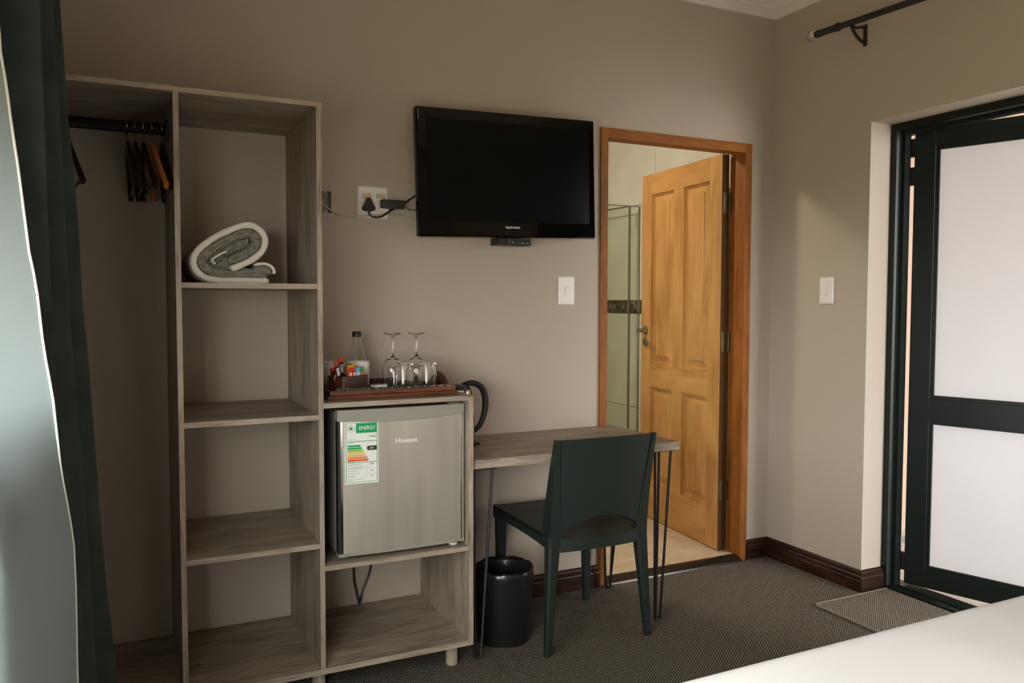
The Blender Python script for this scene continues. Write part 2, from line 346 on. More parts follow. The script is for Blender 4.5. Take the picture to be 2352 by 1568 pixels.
def spline_xy(P, sub):
    P = [Vector(p) for p in P]; out = []
    for i in range(len(P) - 1):
        p0, p1, p2, p3 = P[max(i - 1, 0)], P[i], P[i + 1], P[min(i + 2, len(P) - 1)]
        for k in range(sub):
            t = k / sub; out.append(.5 * ((2 * p1) + (p2 - p0) * t + (2 * p0 - 5 * p1 + 4 * p2 - p3) * t * t + (3 * p1 - p0 - 3 * p2 + p3) * t ** 3))
    out.append(P[-1]); return out

# ------------------------------------------------------------------ room shell
XL, YB, ZC = -3.36, -4.50, 2.79                    # left wall, wall behind the camera, ceiling
WY0, WY1, WZ0, WZ1 = -4.30, -1.40, 0.50, 1.66     # left window
YD0, YD1, ZD = -0.585, -2.78, 2.085                # outer door recess
grid_wall('wall_back', M['wall'], 'y', 0.0, 0.10, XL, 0.30, 0.0, ZC + .05, [(-1.022, -0.152, -1, 2.074), (-2.30, -2.232, 1.632, 1.719)])
grid_wall('wall_right', M['wall'], 'x', 0.0, 0.24, YB, 0.0, 0.0, ZC + .05, [(YD1, YD0, -1, ZD)])
grid_wall('wall_left', M['wall'], 'x', XL, XL - 0.10, YB, 0.10, 0.0, ZC + .05, [(WY0, WY1, WZ0, WZ1)])
grid_wall('wall_behind', M['wall'], 'y', YB, YB - .15, XL - .22, 0.24, 0.0, ZC + .05, [])
tag(MB().box(XL - .22, 0.24, YB - .15, 0.10, ZC, ZC + .1).build('ceiling', M['ceiling']), kind='structure')
tag(MB().box(XL - .22, 0.14, YB - .15, 0.0, -0.10, 0.0).build('floor', M['carpet']), kind='structure')
def skirt_poly(sgn): return [(0, 0), (.021 * sgn, 0), (.021 * sgn, .048), (.017 * sgn, .053), (.019 * sgn, .060), (.017 * sgn, .068), (.012 * sgn, .073), (.013 * sgn, .082), (.008 * sgn, .091), (.003 * sgn, .0956), (0, .0956)]
bb = root('baseboard_back', (-0.6, 0, 0), kind='structure')
MB().prism([(p, q) for p, q in skirt_poly(-1)], -1.866, -1.023, 'x').build('skirting_board', M['skirt'], bb)
MB().prism([(p, q) for p, q in skirt_poly(-1)], XL, -1.90, 'x').build('skirting_board', M['skirt'], bb)
MB().prism([(p, q) for p, q in skirt_poly(-1)], -0.151, 0.0, 'x', db=lambda p, q: p).build('skirting_board', M['skirt'], bb)
br = root('baseboard_right', (0, -0.3, 0), kind='structure')
MB().prism([(p, q) for p, q in skirt_poly(-1)], YD0, 0.0, 'y', db=lambda p, q: p, da=lambda p, q: p).build('skirting_board', M['skirty'], br)
MB().prism([(YD0 + p, q) for p, q in skirt_poly(-1)], 0.0, 0.128, 'x', da=lambda p, q: (p - YD0)).build('skirting_board', M['skirt'], br)
def corn(sgn): return [(0, 2.700), (.010 * sgn, 2.700), (.016 * sgn, 2.706), (.036 * sgn, 2.728), (.044 * sgn, 2.733), (.047 * sgn, 2.742), (.053 * sgn, 2.746), (.080 * sgn, 2.766), (.090 * sgn, 2.770), (.094 * sgn, 2.79), (0, 2.79)]
t1 = root('trim_1', (-1.6, 0, 2.70), kind='structure')
MB().prism(corn(-1), XL, 0.0, 'x', db=lambda p, q: p).build('cornice', M['ceiling'], t1)
t2 = root('trim_2', (0, -2, 2.70), kind='structure')
MB().prism(corn(-1), YB, 0.0, 'y', db=lambda p, q: p).build('cornice', M['ceiling'], t2)

# left window (daylight source, beside the camera)
wn = root('window_1', (XL, -3.3, WZ0), kind='structure')
for a, b in ((WY0, WY0 + .05), (WY1 - .05, WY1), ((WY0 + WY1) / 2 - .02, (WY0 + WY1) / 2 + .02)): bx('window_frame', M['alu'], wn, XL - .06, XL - .02, a, b, WZ0, WZ1)
for c, d in ((WZ0, WZ0 + .05), (WZ1 - .05, WZ1)):
    for a, b in ((WY0 + .05, (WY0 + WY1) / 2 - .02), ((WY0 + WY1) / 2 + .02, WY1 - .05)): bx('window_frame', M['alu'], wn, XL - .06, XL - .02, a, b, c, d)
for a, b in ((WY0 + .05, (WY0 + WY1) / 2 - .02), ((WY0 + WY1) / 2 + .02, WY1 - .05)): bx('window_pane', M['pane'], wn, XL - .042, XL - .038, a, b, WZ0 + .05, WZ1 - .05)

# ------------------------------------------------------------------ bathroom beyond the inner door
BX0, BX1, BY0, BY1, BZ = -2.30, 0.06, 0.10, 2.35, 2.62
tag(MB().box(BX0, BX1 + .2, 0.0, BY1, -0.10, 0.012).build('floor_bathroom', M['grout']), kind='structure')
fl = bpy.data.objects['floor_bathroom']
tw = 0.63
tile_me = {}
def tile_piece(me_key, size, mat, parent, c, name='tile'):
    if me_key not in tile_me:
        mb = MB().box(-size[0] / 2, size[0] / 2, -size[1] / 2, size[1] / 2, -size[2] / 2, size[2] / 2, 0.0012, 1)
        o = mb.build(name, mat, None); tile_me[me_key] = o.data; bpy.data.objects.remove(o)
    o = bpy.data.objects.new(name, tile_me[me_key]); COL.objects.link(o); o.parent = parent; o.location = Vector(c) - WM[parent].translation
    return o
for i in range(-3, 1):
    for j in range(0, 4):
        xa, ya = -0.58 + i * tw, 0.18 + (j - 1) * tw
        x0, x1, y0, y1 = max(xa, BX0), min(xa + tw, BX1), max(ya, 0.012), min(ya + tw, BY1)
        if x1 - x0 < .03 or y1 - y0 < .03: continue
        g = .007
        tile_piece(('f', round(x1 - x0, 3), round(y1 - y0, 3)), (x1 - x0 - g, y1 - y0 - g, .010), M['ftile'], fl, ((x0 + x1) / 2, (y0 + y1) / 2, .016), 'floor_tile')
xa = -0.58 + tw
for j in range(0, 4):
    ya = 0.18 + (j - 1) * tw; y0, y1 = max(ya, .012), min(ya + tw, BY1)
    if y1 - y0 > .03: tile_piece(('fr', round(y1 - y0, 3)), (BX1 - xa - .007, y1 - y0 - .007, .010), M['ftile'], fl, ((xa + BX1) / 2, (y0 + y1) / 2, .016), 'floor_tile')
wbr = tag(MB().box(BX1, BX1 + .12, 0.10, BY1, 0, BZ).build('wall_bathroom_right', M['lgrout']), kind='structure')
wbb = tag(MB().box(BX0, BX1 + .12, BY1, BY1 + .12, 0, BZ).build('wall_bathroom_far', M['lgrout']), kind='structure')
tag(MB().box(BX0 - .12, BX0, 0.10, BY1 + .12, 0, BZ).build('wall_bathroom_left', M['tile']), kind='structure')
tag(MB().box(BX0 - .12, BX1 + .12, 0.0 + .101, BY1 + .12, BZ, BZ + .1).build('ceiling_bathroom', M['ceiling']), kind='structure')
rows = [(.022, .612), (.612, 1.222), (1.308, 1.92), (1.92, BZ)]
def wall_tiles_x(wall, xface, ys):
    for (z0, z1) in rows:
        for y0, y1 in zip(ys[:-1], ys[1:]):
            tile_piece(('x', round(y1 - y0, 3), round(z1 - z0, 3)), (.010, y1 - y0 - .003, z1 - z0 - .003), M['tile'], wall, (xface - .003, (y0 + y1) / 2, (z0 + z1) / 2), 'wall_tile')
wall_tiles_x(wbr, BX1, [.10, .46, 1.06, 1.66, BY1 - .005])
for (z0, z1) in rows:
    for x0, x1 in zip([BX0, -1.8, -1.4, -1.0, -.6, -.2], [-1.8, -1.4, -1.0, -.6, -.2, BX1 - .012]):
        tile_piece(('y', round(x1 - x0, 3), round(z1 - z0, 3)), (x1 - x0 - .003, .010, z1 - z0 - .003), M['tile'], wbb, ((x0 + x1) / 2, BY1 - .003, (z0 + z1) / 2), 'wall_tile')
# mosaic band on the right wall (the stretch the doorway shows)
mos = [flat('mosaic_dark', (46, 40, 28), .2), flat('mosaic_brown', (92, 76, 52), .2), flat('mosaic_taupe', (128, 116, 88), .2), flat('mosaic_olive', (66, 62, 44), .2)]
mp, mh = 0.026, (1.308 - 1.222) / 3
for k in range(3):
    n = 0
    y = 0.92
    while y < 2.3:
        mi = random.randrange(4)
        tile_piece(('m', mi), (.011, mp - .0035, mh - .0035), mos[mi], wbr, (BX1 - .0035, y + mp / 2, 1.222 + (k + .5) * mh), 'mosaic_tile'); y += mp; n += 1
# shower screen
XS, YS, ZS = -0.026, 1.22, 1.905
ss = root('shower_screen', (-0.3, 1.22, .02), 'frameless green glass shower screen seen through the bathroom doorway', 'shower screen')
bx('glass_panel', M['showerglass'], ss, XS + .010, 0.046, YS - .004, YS + .004, .03, ZS)
bx('glass_panel', M['showerglass'], ss, -1.0, XS - .010, YS - .004, YS + .004, .03, ZS)
bx('glass_panel', M['showerglass'], ss, XS - .004, XS + .004, YS + .010, 2.33, .03, ZS)
bx('corner_post', M['steel'], ss, XS - .004, XS + .004, YS - .008, YS + .008, .022, ZS + .004)
bx('wall_channel', M['steel'], ss, 0.0475, 0.0535, YS - .006, YS + .006, .022, ZS + .004)
bx('top_rail', M['steel'], ss, -1.0, 0.05, YS - .005, YS + .005, ZS, ZS + .005)
MB().tube([(XS, YS + .012, ZS + .003), (XS, 2.33, ZS + .003)], .005, 8).build('brace_bar', M['steel'], ss, smooth=True)
# bathroom ceiling lamp (out of sight, lights the doorway)
lampL = (-1.20, 0.85, 2.62)
cl = root('ceiling_lamp', lampL, 'round white ceiling lamp lighting the bathroom', 'lamp')
MB().lathe([(.0, 0), (.15, 0), (.16, -.012), (.15, -.03), (.0, -.03)], lampL, 32).build('lamp_base', M['white'], cl, smooth=True)
M['lamp'] = emit('lamp_diffuser', (1.0, 0.88, 0.70), 115.0)
MB().lathe([(.0, -.085), (.06, -.08), (.11, -.062), (.138, -.031), (.0, -.031)], lampL, 32).build('lamp_diffuser', M['lamp'], cl, smooth=True)

# threshold
tag(MB().prism([(-.030, .0), (-.028, .008), (-.012, .016), (.012, .024), (.03, .024), (.03, .0)], -.985, -.19, 'x').build('trim_3', plain('dark_threshold_strip', (.03, .026, .022), .25, metal=.6)), kind='structure')

# inner door frame
fr = root('trim_4', (-.587, .05, 0), kind='structure')
FY0, FY1 = -0.012, 0.112
MB().prism([(-1.025, FY0), (-.988, FY0), (-.988, .06), (-1.000, .06), (-1.000, FY1), (-1.025, FY1)], 0, 2.0745, 'z').build('door_jamb', M['framez'], fr)
MB().prism([(-.149, FY0), (-.190, FY0), (-.190, .06), (-.176, .06), (-.176, FY1), (-.149, FY1)], 0, 2.0745, 'z').build('door_jamb', M['framez'], fr)
MB().prism([(FY0, 2.030), (FY0, 2.0745), (FY1, 2.0745), (FY1, 2.044), (.06, 2.044), (.06, 2.030)], -.988, -.190, 'x').build('door_head', M['framex'], fr)
# inner door leaf: built closed along +x from the hinge in local space, then swung open
hx, hy = -0.196, 0.098
ang = math.atan2(.885 - .095, -.135 + .212)           # direction of the open leaf
dl = root('door_1', (hx, hy, .026), kind='structure', rot=(0, 0, ang))
LW, LH, LT = 0.795, 2.012, 0.042                      # local: x along leaf, y = thickness (visible face at +y), z up
MB().box(0, .105, 0, LT, 0, LH, .0015, 1).build('hinge_stile', M['pinez'], dl, world=False)
MB().box(LW - .105, LW, 0, LT, 0, LH, .0015, 1).build('lock_stile', M['pinez'], dl, world=False)
ra = [(0, .215), (.775, .905), (LH - .115, LH)]
rl = [(.0, .205), (.78, .905), (LH - .115, LH)]
for z0, z1 in rl: MB().box(.105, LW - .105, .0005, LT - .0005, z0, z1).build('rail', M['pine_x'] if 'pine_x' in M else wood('pine_rail', (0.36, 0.168, 0.042), (0.495, 0.255, 0.076), (0.585, 0.325, 0.110), 'x', 0.4, knots=0.7, fine=0.6), dl, world=False)
mx0, mx1 = LW / 2 - .0475, LW / 2 + .0475
for z0, z1 in ((.205, .78), (.905, LH - .115)): MB().box(mx0, mx1, .0005, LT - .0005, z0, z1).build('mullion', M['pinez'], dl, world=False)
def raised_panel(x0, x1, z0, z1):
    mb = MB()
    for face, s in ((LT, -1), (0, 1)):
        def ring(i, d): return [(x0 + i, face + s * d, z0 + i), (x1 - i, face + s * d, z0 + i), (x1 - i, face + s * d, z1 - i), (x0 + i, face + s * d, z1 - i)]
        rr = [ring(0, .001), ring(.004, .001), ring(.005, .008), ring(.010, .007), ring(.0112, .013), ring(.017, .013), ring(.0182, .017), ring(.023, .017), ring(.054, .009), ring(.056, .005)]
        mb.loops(rr, cap=False)
        mb.faces(ring(.056, .005), [(0, 1, 2, 3)])
    return mb.build('panel', M['pinez'], dl, world=False)
for z0, z1 in ((.205, .78), (.905, LH - .115)):
    raised_panel(.105, mx0, z0, z1); raised_panel(mx1, LW - .105, z0, z1)
# lever handle + escutcheon on the visible face (y = LT)
hz = 1.105
hd = MB().lathe([(.0, 0), (.026, 0), (.026, .006), (.022, .009), (.0, .009)], (LW - .052, LT, hz), 24, axis='y').build('handle_rose', M['steel'], dl, world=False, smooth=True)
MB().tube([(LW - .052, LT + .008, hz), (LW - .052, LT + .045, hz), (LW - .060, LT + .056, hz + .001), (LW - .080, LT + .060, hz), (LW - .12, LT + .058, hz - .001), (LW - .155, LT + .05, hz - .006)], [.010, .010, .011, .011, .010, .007], 12).build('lever', M['steel'], hd, world=False, smooth=True)
ek = MB().lathe([(.0, 0), (.025, 0), (.025, .004), (.021, .007), (.0, .007)], (LW - .052, LT, hz - .068), 24, axis='y').build('keyhole_plate', M['steel'], dl, world=False, smooth=True)
MB().box(LW - .055, LW - .049, LT + .004, LT + .0078, hz - .083, hz - .060).build('keyhole', M['black'], ek, world=False)
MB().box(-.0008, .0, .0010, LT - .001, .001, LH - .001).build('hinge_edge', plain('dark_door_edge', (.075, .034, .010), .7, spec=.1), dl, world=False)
for z in (.26, 1.02, 1.72):
    h = MB().box(-.0025, .0, .006, .036, z, z + .10).build('hinge', M['brass'], dl, world=False)
    MB().tube([(-.006, -.004, z), (-.006, -.004, z + .10)], .006, 10).build('hinge_pin', M['brass'], h, world=False, smooth=True)

# ------------------------------------------------------------------ outer door with frosted panes
f2 = root('trim_5', (.16, -1.57, 0), kind='structure')
ax0, ax1 = .128, .195
jp = [(0, 0), (0, .030), (.012, .034), (.030, .034), (.030, .050), (ax1 - ax0, .050), (ax1 - ax0, 0)]        # (depth, face width), mitred at the corners
MB().prism([(ax0 + a, YD0 - b) for a, b in jp], 0, 2.082, 'z', db=lambda p, q: -(YD0 - q)).build('frame_jamb', M['alu'], f2)
MB().prism([(ax0 + a, YD1 + b) for a, b in jp], 0, 2.082, 'z', db=lambda p, q: -(q - YD1)).build('frame_jamb', M['alu'], f2)
MB().prism([(ax0 + a, 2.082 - b) for a, b in jp], YD1, YD0, 'y', da=lambda p, q: 2.082 - q, db=lambda p, q: -(2.082 - q)).build('frame_head', M['alu'], f2)
MB().prism([(.125, -.002), (.125, .014), (.145, .020), (.150, .010), (.168, .010), (.173, .022), (.24, .022), (.24, -.002)], YD1, YD0 - .002, 'y').build('sill_track', M['alu'], f2)
th = math.atan2(-.955, .297)
d2 = root('door_2', (.215, -.648, .030), kind='structure', rot=(0, 0, th))
DW, DH = .90, 2.022                                    # local x along leaf, y thickness: room side is -y
sw = .088
def alu_bar(nm, x0, x1, z0, z1, tr=0): return MB().box(x0, x1, -.022, .022, z0, z1, .0015, 1).build(nm, M['alu'], d2, world=False)
alu_bar('stile', 0, sw, 0, DH); alu_bar('stile', DW - sw, DW, 0, DH)
alu_bar('rail', sw, DW - sw, 0, .085); alu_bar('rail', sw, DW - sw, DH - .080, DH); alu_bar('rail', sw, DW - sw, .745, .845)
for z0, z1 in ((.085, .745), (.845, DH - .080)):
    MB().box(sw, DW - sw, -.004, .004, z0, z1).build('frosted_pane', M['frost'], d2, world=False)
    for a, b, c, d in ((sw, sw + .014, z0, z1), (DW - sw - .014, DW - sw, z0, z1), (sw + .014, DW - sw - .014, z0, z0 + .014), (sw + .014, DW - sw - .014, z1 - .014, z1)):
        MB().prism([(a, c), (b, c), (b, d), (a, d)], -.015, -.004, 'y').build('glazing_bead', M['alu'], d2, world=False)
for z in (1.83, 1.955, .10): MB().box(-.030, .0, -.012, .012, z - .045, z + .035, .003, 1).build('hinge', M['black'], d2, world=False)
MB().box(-.020, .004, -.016, -.004, .18, .205).build('hinge_cap', M['white'], d2, world=False)

# outside: veranda
tag(MB().box(.245, 4.6, .00, .15, -.05, 2.60).build('wall_exterior', M['peach']), kind='structure')
tag(MB().box(.141, 6.4, -9.0, .15, -.15, -.003).build('floor_veranda', M['paving']), kind='structure')
tag(MB().box(.245, 4.6, -4.6, .15, 2.60, 2.72).build('ceiling_veranda', M['peach']), kind='structure')  # soffit extended far out of view to reduce daylight at the door

tag(MB().box(6.4, 6.6, -9.0, 3.0, -.15, 2.2).build('wall_sky_blocker', M['peach']), kind='structure')  # unseen wall, added to cut the sky light reaching the outer door

tag(MB().box(-30, XL - .10, -20, 15, -.3, -.15).build('ground_garden', plain('garden_ground', (.27, .225, .145), .95, var=.2, vscale=1.5)), kind='structure')

# ------------------------------------------------------------------ curtain rod on the right wall
cr = root('curtain_rod', (-.09, -1.6, 2.50), 'black metal curtain rod with a crystal finial above the outer door', 'curtain rod')
rz = lambda y: 2.5155 + .028 * (y + .36)
MB().tube([(-.09, -.345, rz(-.345)), (-.09, -.358, rz(-.358)), (-.09, -.372, rz(-.372)), (-.09, -.376, rz(-.376)), (-.09, -.46, rz(-.46)), (-.09, -.464, rz(-.464)), (-.09, -.478, rz(-.478)), (-.09, -.481, rz(-.481)), (-.09, -2.9, rz(-2.9))], [.013, .0165, .0165, .0145, .0145, .018, .018, .0135, .0135], 16).build('rod', M['blackmetal'], cr, smooth=True)
mb = MB(); bmesh.ops.create_icosphere(mb.bm, subdivisions=2, radius=.025, matrix=Matrix.Translation((-.09, -.322, rz(-.322))))
mb.build('crystal_finial', M['crystal'], cr)
yb = -.545
MB().tube([(-.006, yb, 2.435), (-.03, yb, 2.440), (-.06, yb, 2.458), (-.08, yb, 2.480), (-.09, yb, 2.496)], .0065, 10).build('bracket_arm', M['blackmetal'], cr, smooth=True)
MB().tube([(0, yb, 2.50), (-.03, yb, 2.50), (-.06, yb, 2.49), (-.088, yb, 2.498)], .006, 10).build('bracket_arm', M['blackmetal'], cr, smooth=True)
MB().box(-.006, 0, yb - .010, yb + .010, 2.420, 2.515, .002, 1).build('bracket_plate', M['blackmetal'], cr)

# ------------------------------------------------------------------ open shelf unit
YF, YW, T = -.5166, -.0135, .0155
su = root('open_shelf_unit', (-2.5, -.26, 0), 'tall open wardrobe and shelf unit in grey wood laminate, stepping down to a fridge cabinet', 'shelf unit')
XA, XD, XE, XG = -3.250, -2.8073, -2.4060, -1.8667     # left end, divider right face, right-panel left face, unit right end
ZT, ZB = 1.9080, .0997
BV = .0008
def board(nm, x0, x1, z0, z1, ori, y0=YF, y1=YW):
    """laminate board with a paler edge band on its front"""
    o = MB().box(x0, x1, y0 + .0012, y1, z0, z1, BV, 1).build(nm, M['g' + ori], su)
    MB().box(x0, x1, y0, y0 + .0012, z0, z1).build('edge_band', M['e' + ori], o)
    return o
board('top_board', XA, XE + T + .002, ZT, ZT + .0155, 'x')
board('side_panel', XA, XA + T, ZB, ZT, 'z')
board('divider_panel', XD - T, XD, ZB, ZT, 'z')
board('side_panel', XE, XE + T, ZB, ZT, 'z')
bt = board('bottom_board', XA, XG, ZB - .0190, ZB, 'x')
for z in (1.3515, .932, .5138): board('shelf', XD, XE, z - .0165, z, 'x', y0=YF + .002)
board('fridge_cabinet_top', XE + T, XG, .9685 - .0165, .9685, 'x')
board('side_panel', XG - .0180, XG, ZB, .9685 - .0165, 'z')
board('fridge_shelf', XE + T, XG - .0180, .4373 - .0160, .4373, 'x')
for x, y in ((-1.925, -.455), (-1.925, -.07), (-2.40, -.455), (-2.40, -.07), (-3.19, -.455), (-3.19, -.07)):
    lg = MB().lathe([(.0, 0), (.0225, 0), (.0225, ZB - .024), (.0, ZB - .024)], (x, y, 0), 8).build('leg', M['gz'], su, smooth=True, angle=50)
    MB().lathe([(.0, ZB - .024), (.030, ZB - .024), (.030, ZB - .019), (.0, ZB - .019)], (x, y, 0), 20).build('leg_plate', M['black'], lg)
RZ = 1.842
MB().tube([(XA + T, -.27, RZ), (XD - T, -.27, RZ)], .0185, 16, flat=.55).build('hanging_rail', plain('matt_black_rail', (.004, .004, .004), .6, spec=.2), su, smooth=True)
for x in (XA + T, XD - T - .008): MB().box(x, x + .008, -.288, -.252, RZ - .03, RZ + .03, .002, 1).build('rail_bracket', M['blackmetal'], su)

# hangers
def hanger(x, mat, rotz, tilt, label, s=1.0, bar=True):
    h = root('coat_hanger', (x, -.27, RZ + .0195), label, 'hanger', 'coat hangers on the rail', rot=(0, tilt, rotz))
    hook = [(0, -.018 * math.cos(a) * -1, .0) for a in ()]
    pts = [Vector((0, .021 * math.cos(a), -.0185 + .021 * math.sin(a))) for a in [R(q) for q in range(-40, 200, 20)]]
    pts = [(0, p.y, p.z) for p in pts][::-1]
    pts = [(0, -.021, -.026)] + pts
    pts = pts + [(0, .008, -.046), (0, 0, -.058), (0, 0, -.078)]
    MB().tube(pts, .0016, 6).build('hook', M['chrome'], h, world=False, smooth=True)
    body = []; rad = []
    for k in range(-10, 11):
        t = k / 10; body.append((.012 * t * t, .195 * s * t, -.072 - .150 * s * abs(t) ** 1.25)); rad.append(.0115 + .0022 * abs(t) ** 3)
    MB().tube(body, rad, 10, flat=.62).build('shoulder', mat, h, world=False, smooth=True, angle=60)
    if bar: MB().tube([(.012, -.185 * s, -.214), (.012, .185 * s, -.214)], .005, 8).build('trouser_bar', mat, h, world=False, smooth=True)
    return h
hanger(-2.942, M['hangdark'], R(1), R(-1), 'dark wooden hanger at the left end of the right-hand cluster')
hanger(-2.920, M['hangdark'], R(1), R(-1), 'dark wooden hanger second from the left in the cluster')
hanger(-2.896, M['hangdark'], R(3), R(-1), 'dark wooden hanger left of the orange hanger')
hanger(-2.872, M['hanglight'], R(2.5), R(-3), 'orange wooden hanger among the dark ones', bar=False)
hanger(-2.842, M['hangdark'], R(0), R(-1), 'dark wooden hanger nearest the divider panel')
hanger(-3.112, M['hangdark'], R(7), R(-4), 'dark wooden hanger half hidden behind the green curtain')

# rolled blanket on the top shelf
def ribbon(path, th, y0, y1, closed=False, sub=4, wob=0.0, seed=1):
    P = [Vector((p[0], p[1])) for p in path]; rnd = random.Random(seed)
    Q = []
    for i in range(len(P) - 1):
        p0, p1, p2, p3 = P[max(i - 1, 0)], P[i], P[i + 1], P[min(i + 2, len(P) - 1)]
        for k in range(sub):
            t = k / sub
            Q.append(.5 * ((2 * p1) + (p2 - p0) * t + (2 * p0 - 5 * p1 + 4 * p2 - p3) * t * t + (3 * p1 - p0 - 3 * p2 + p3) * t ** 3))
    Q.append(P[-1]); rings = []
    ph = [rnd.uniform(0, 6) for _ in range(4)]
    for i, q in enumerate(Q):
        d = (Q[min(i + 1, len(Q) - 1)] - Q[max(i - 1, 0)]).normalized(); n = Vector((-d.y, d.x))
        h = th / 2 * (1 + wob * (math.sin(i * .9 + ph[0]) + .6 * math.sin(i * 2.1 + ph[1])))
        if i in (0, len(Q) - 1): h *= .45
        e = wob * .012 * math.sin(i * 1.3 + ph[2])
        prof = []
        for k in range(7):
            a = math.pi * (k / 6) - math.pi / 2; prof.append((h * math.sin(a), y0 + e + h * .8 * (1 - math.cos(a))))
        prof += [(h, (y0 + y1) / 2), (h, y1), (-h, y1), (-h, (y0 + y1) / 2)]
        rings.append([(q.x + n.x * a, b, q.y + n.y * a) for a, b in prof])
    return MB().loops(rings)
WP = [(-2.544, 1.3605), (-2.591, 1.3605), (-2.639, 1.3605), (-2.686, 1.3605), (-2.726, 1.366), (-2.750, 1.380), (-2.764, 1.400), (-2.767, 1.421), (-2.758, 1.444), (-2.737, 1.468), (-2.703, 1.494), (-2.66, 1.517), (-2.621, 1.533), (-2.592, 1.534), (-2.570, 1.522), (-2.555, 1.501), (-2.554, 1.478), (-2.566, 1.451), (-2.594, 1.427), (-2.63, 1.408), (-2.658, 1.397)]
bl = root('rolled_blanket', (-2.65, -.26, 1.3515), 'rolled blanket with white border and grey waffle filling on the top shelf', 'blanket')
ribbon(WP, .0200, -.450, -.07, sub=4, wob=.04).build('white_border', M['blanket_w'], bl, smooth=True, angle=0)
GP = [(-2.548, 1.379), (-2.575, 1.383), (-2.615, 1.383), (-2.67, 1.381), (-2.706, 1.386), (-2.733, 1.402), (-2.744, 1.419), (-2.733, 1.440), (-2.706, 1.462), (-2.669, 1.485), (-2.631, 1.505), (-2.604, 1.513), (-2.585, 1.503), (-2.577, 1.484), (-2.588, 1.462), (-2.610, 1.446), (-2.640, 1.430), (-2.664, 1.421)]
ribbon(GP, .034, -.440, -.08, sub=4, wob=.10, seed=3).build('grey_filling', M['blanket_g'], bl, smooth=True, angle=0)
ribbon([(-2.715, 1.420), (-2.70, 1.438), (-2.675, 1.455), (-2.645, 1.470), (-2.618, 1.482), (-2.602, 1.488)], .046, -.425, -.09, sub=4, wob=.12, seed=5).build('grey_filling', M['blanket_g'], bl, smooth=True, angle=0)
ribbon([(-2.690, 1.441), (-2.66, 1.455), (-2.63, 1.464), (-2.605, 1.468)], .036, -.418, -.09, sub=4, wob=.1, seed=9).build('grey_filling', M['blanket_g'], bl, smooth=True, angle=0)
MB().prism([(-2.735, 1.405), (-2.70, 1.390), (-2.655, 1.392), (-2.615, 1.412), (-2.58, 1.436), (-2.566, 1.470), (-2.572, 1.508), (-2.60, 1.522), (-2.65, 1.500), (-2.71, 1.462), (-2.745, 1.432)], -.408, -.10, 'y').build('grey_filling', M['blanket_g'], bl)
ribbon([(-2.702, 1.412), (-2.712, 1.424), (-2.690, 1.441), (-2.668, 1.452)], .006, -.436, -.10, sub=4).build('white_border', M['blanket_w'], bl, smooth=True, angle=0)
ribbon([(-2.588, 1.394), (-2.566, 1.398), (-2.548, 1.394), (-2.538, 1.384)], .030, -.438, -.09, sub=4, wob=.08, seed=11).build('grey_filling', M['blanket_g'], bl, smooth=True, angle=0)
ribbon([(-2.585, 1.412), (-2.560, 1.4155), (-2.540, 1.4105), (-2.5275, 1.398), (-2.526, 1.384)], .009, -.445, -.09, sub=4).build('white_border', M['blanket_w'], bl, smooth=True, angle=0)

# ------------------------------------------------------------------ fridge
FX0, FX1, FZ0, FZ1, FF = -2.340, -1.892, .4373, .941, -.500
fg = root('bar_fridge', ((FX0 + FX1) / 2, -.27, FZ0), 'small brushed steel bar fridge with an energy label inside the grey cabinet', 'fridge')
MB().box(FX0 + .003, FX1 - .003, -.448, -.035, FZ0 + .016, FZ1 - .012, .006).build('body', M['fridge_grey'], fg)
MB().box(FX0 + .008, FX1 - .008, -.456, -.448, FZ0 + .020, FZ1 - .016).build('gasket', M['fridge_dark'], fg)
dz0, dz1 = FZ0 + .0185, .9395
# door: softly bowed front
def bow(x): 
    t = (x - (FX0 + FX1) / 2) / ((FX1 - FX0) / 2); return FF + .010 * t * t
def bowed(x0, x1, z0f, z1f, y_in, off=0.0, n=24, rnd=0.0):
    mb = MB(); rings = []
    for i in range(n + 1):
        x = x0 + (x1 - x0) * i / n; y = bow(x) - off
        rings.append([(x, y, z0f(x)), (x, y, z1f(x)), (x, y_in, z1f(x)), (x, y_in, z0f(x))])
    return mb.loops(rings)
hl = lambda x: .9035 - .0105 * (1 - ((x - (FX0 + FX1) / 2) / ((FX1 - FX0) / 2)) ** 2) + .004 * ((x - FX0) / (FX1 - FX0))
fd = bowed(FX0 + .016, FX1 - .012, lambda x: dz0 + .006, lambda x: hl(x) - .001, -.458).build('door', M['fridge'], fg, smooth=True)
bowed(FX0, FX1, hl, lambda x: dz1, -.456, .002).build('handle_strip', M['fridge_grey'], fd, smooth=True)
bowed(FX0, FX1, lambda x: dz0 - .004, lambda x: dz0 + .006, -.456, .001).build('bottom_trim', M['fridge_grey'], fd, smooth=True)
for a, b, m in ((FX0 + .001, FX0 + .0095, 'fridge_dark'), (FX0 + .0095, FX0 + .0165, 'chrome'), (FX1 - .0125, FX1 - .0075, 'chrome'), (FX1 - .0075, FX1 - .003, 'fridge_grey'), (FX1 - .003, FX1, 'chrome')):
    bowed(a, b, lambda x: dz0 + .006, lambda x: hl(x) - .001, -.458, .0008 if m == 'chrome' else 0, n=2).build('edge_trim', M[m], fd, smooth=True)
MB().lathe([(0, 0), (.016, 0), (.016, .006), (.007, .007), (.007, .018), (0, .018)], (FX1 - .030, -.462, FZ0), 20).build('foot', M['white'], fg, smooth=True)
MB().lathe([(0, 0), (.016, 0), (.016, .006), (.007, .007), (.007, .018), (0, .018)], (FX0 + .030, -.435, FZ0), 20).build('foot', M['white'], fg, smooth=True)
for x in (FX0 + .03, FX1 - .03): MB().lathe([(0, 0), (.016, 0), (.016, .006), (.007, .007), (.007, .018), (0, .018)], (x, -.07, FZ0), 16).build('foot', M['black'], fg, smooth=True)
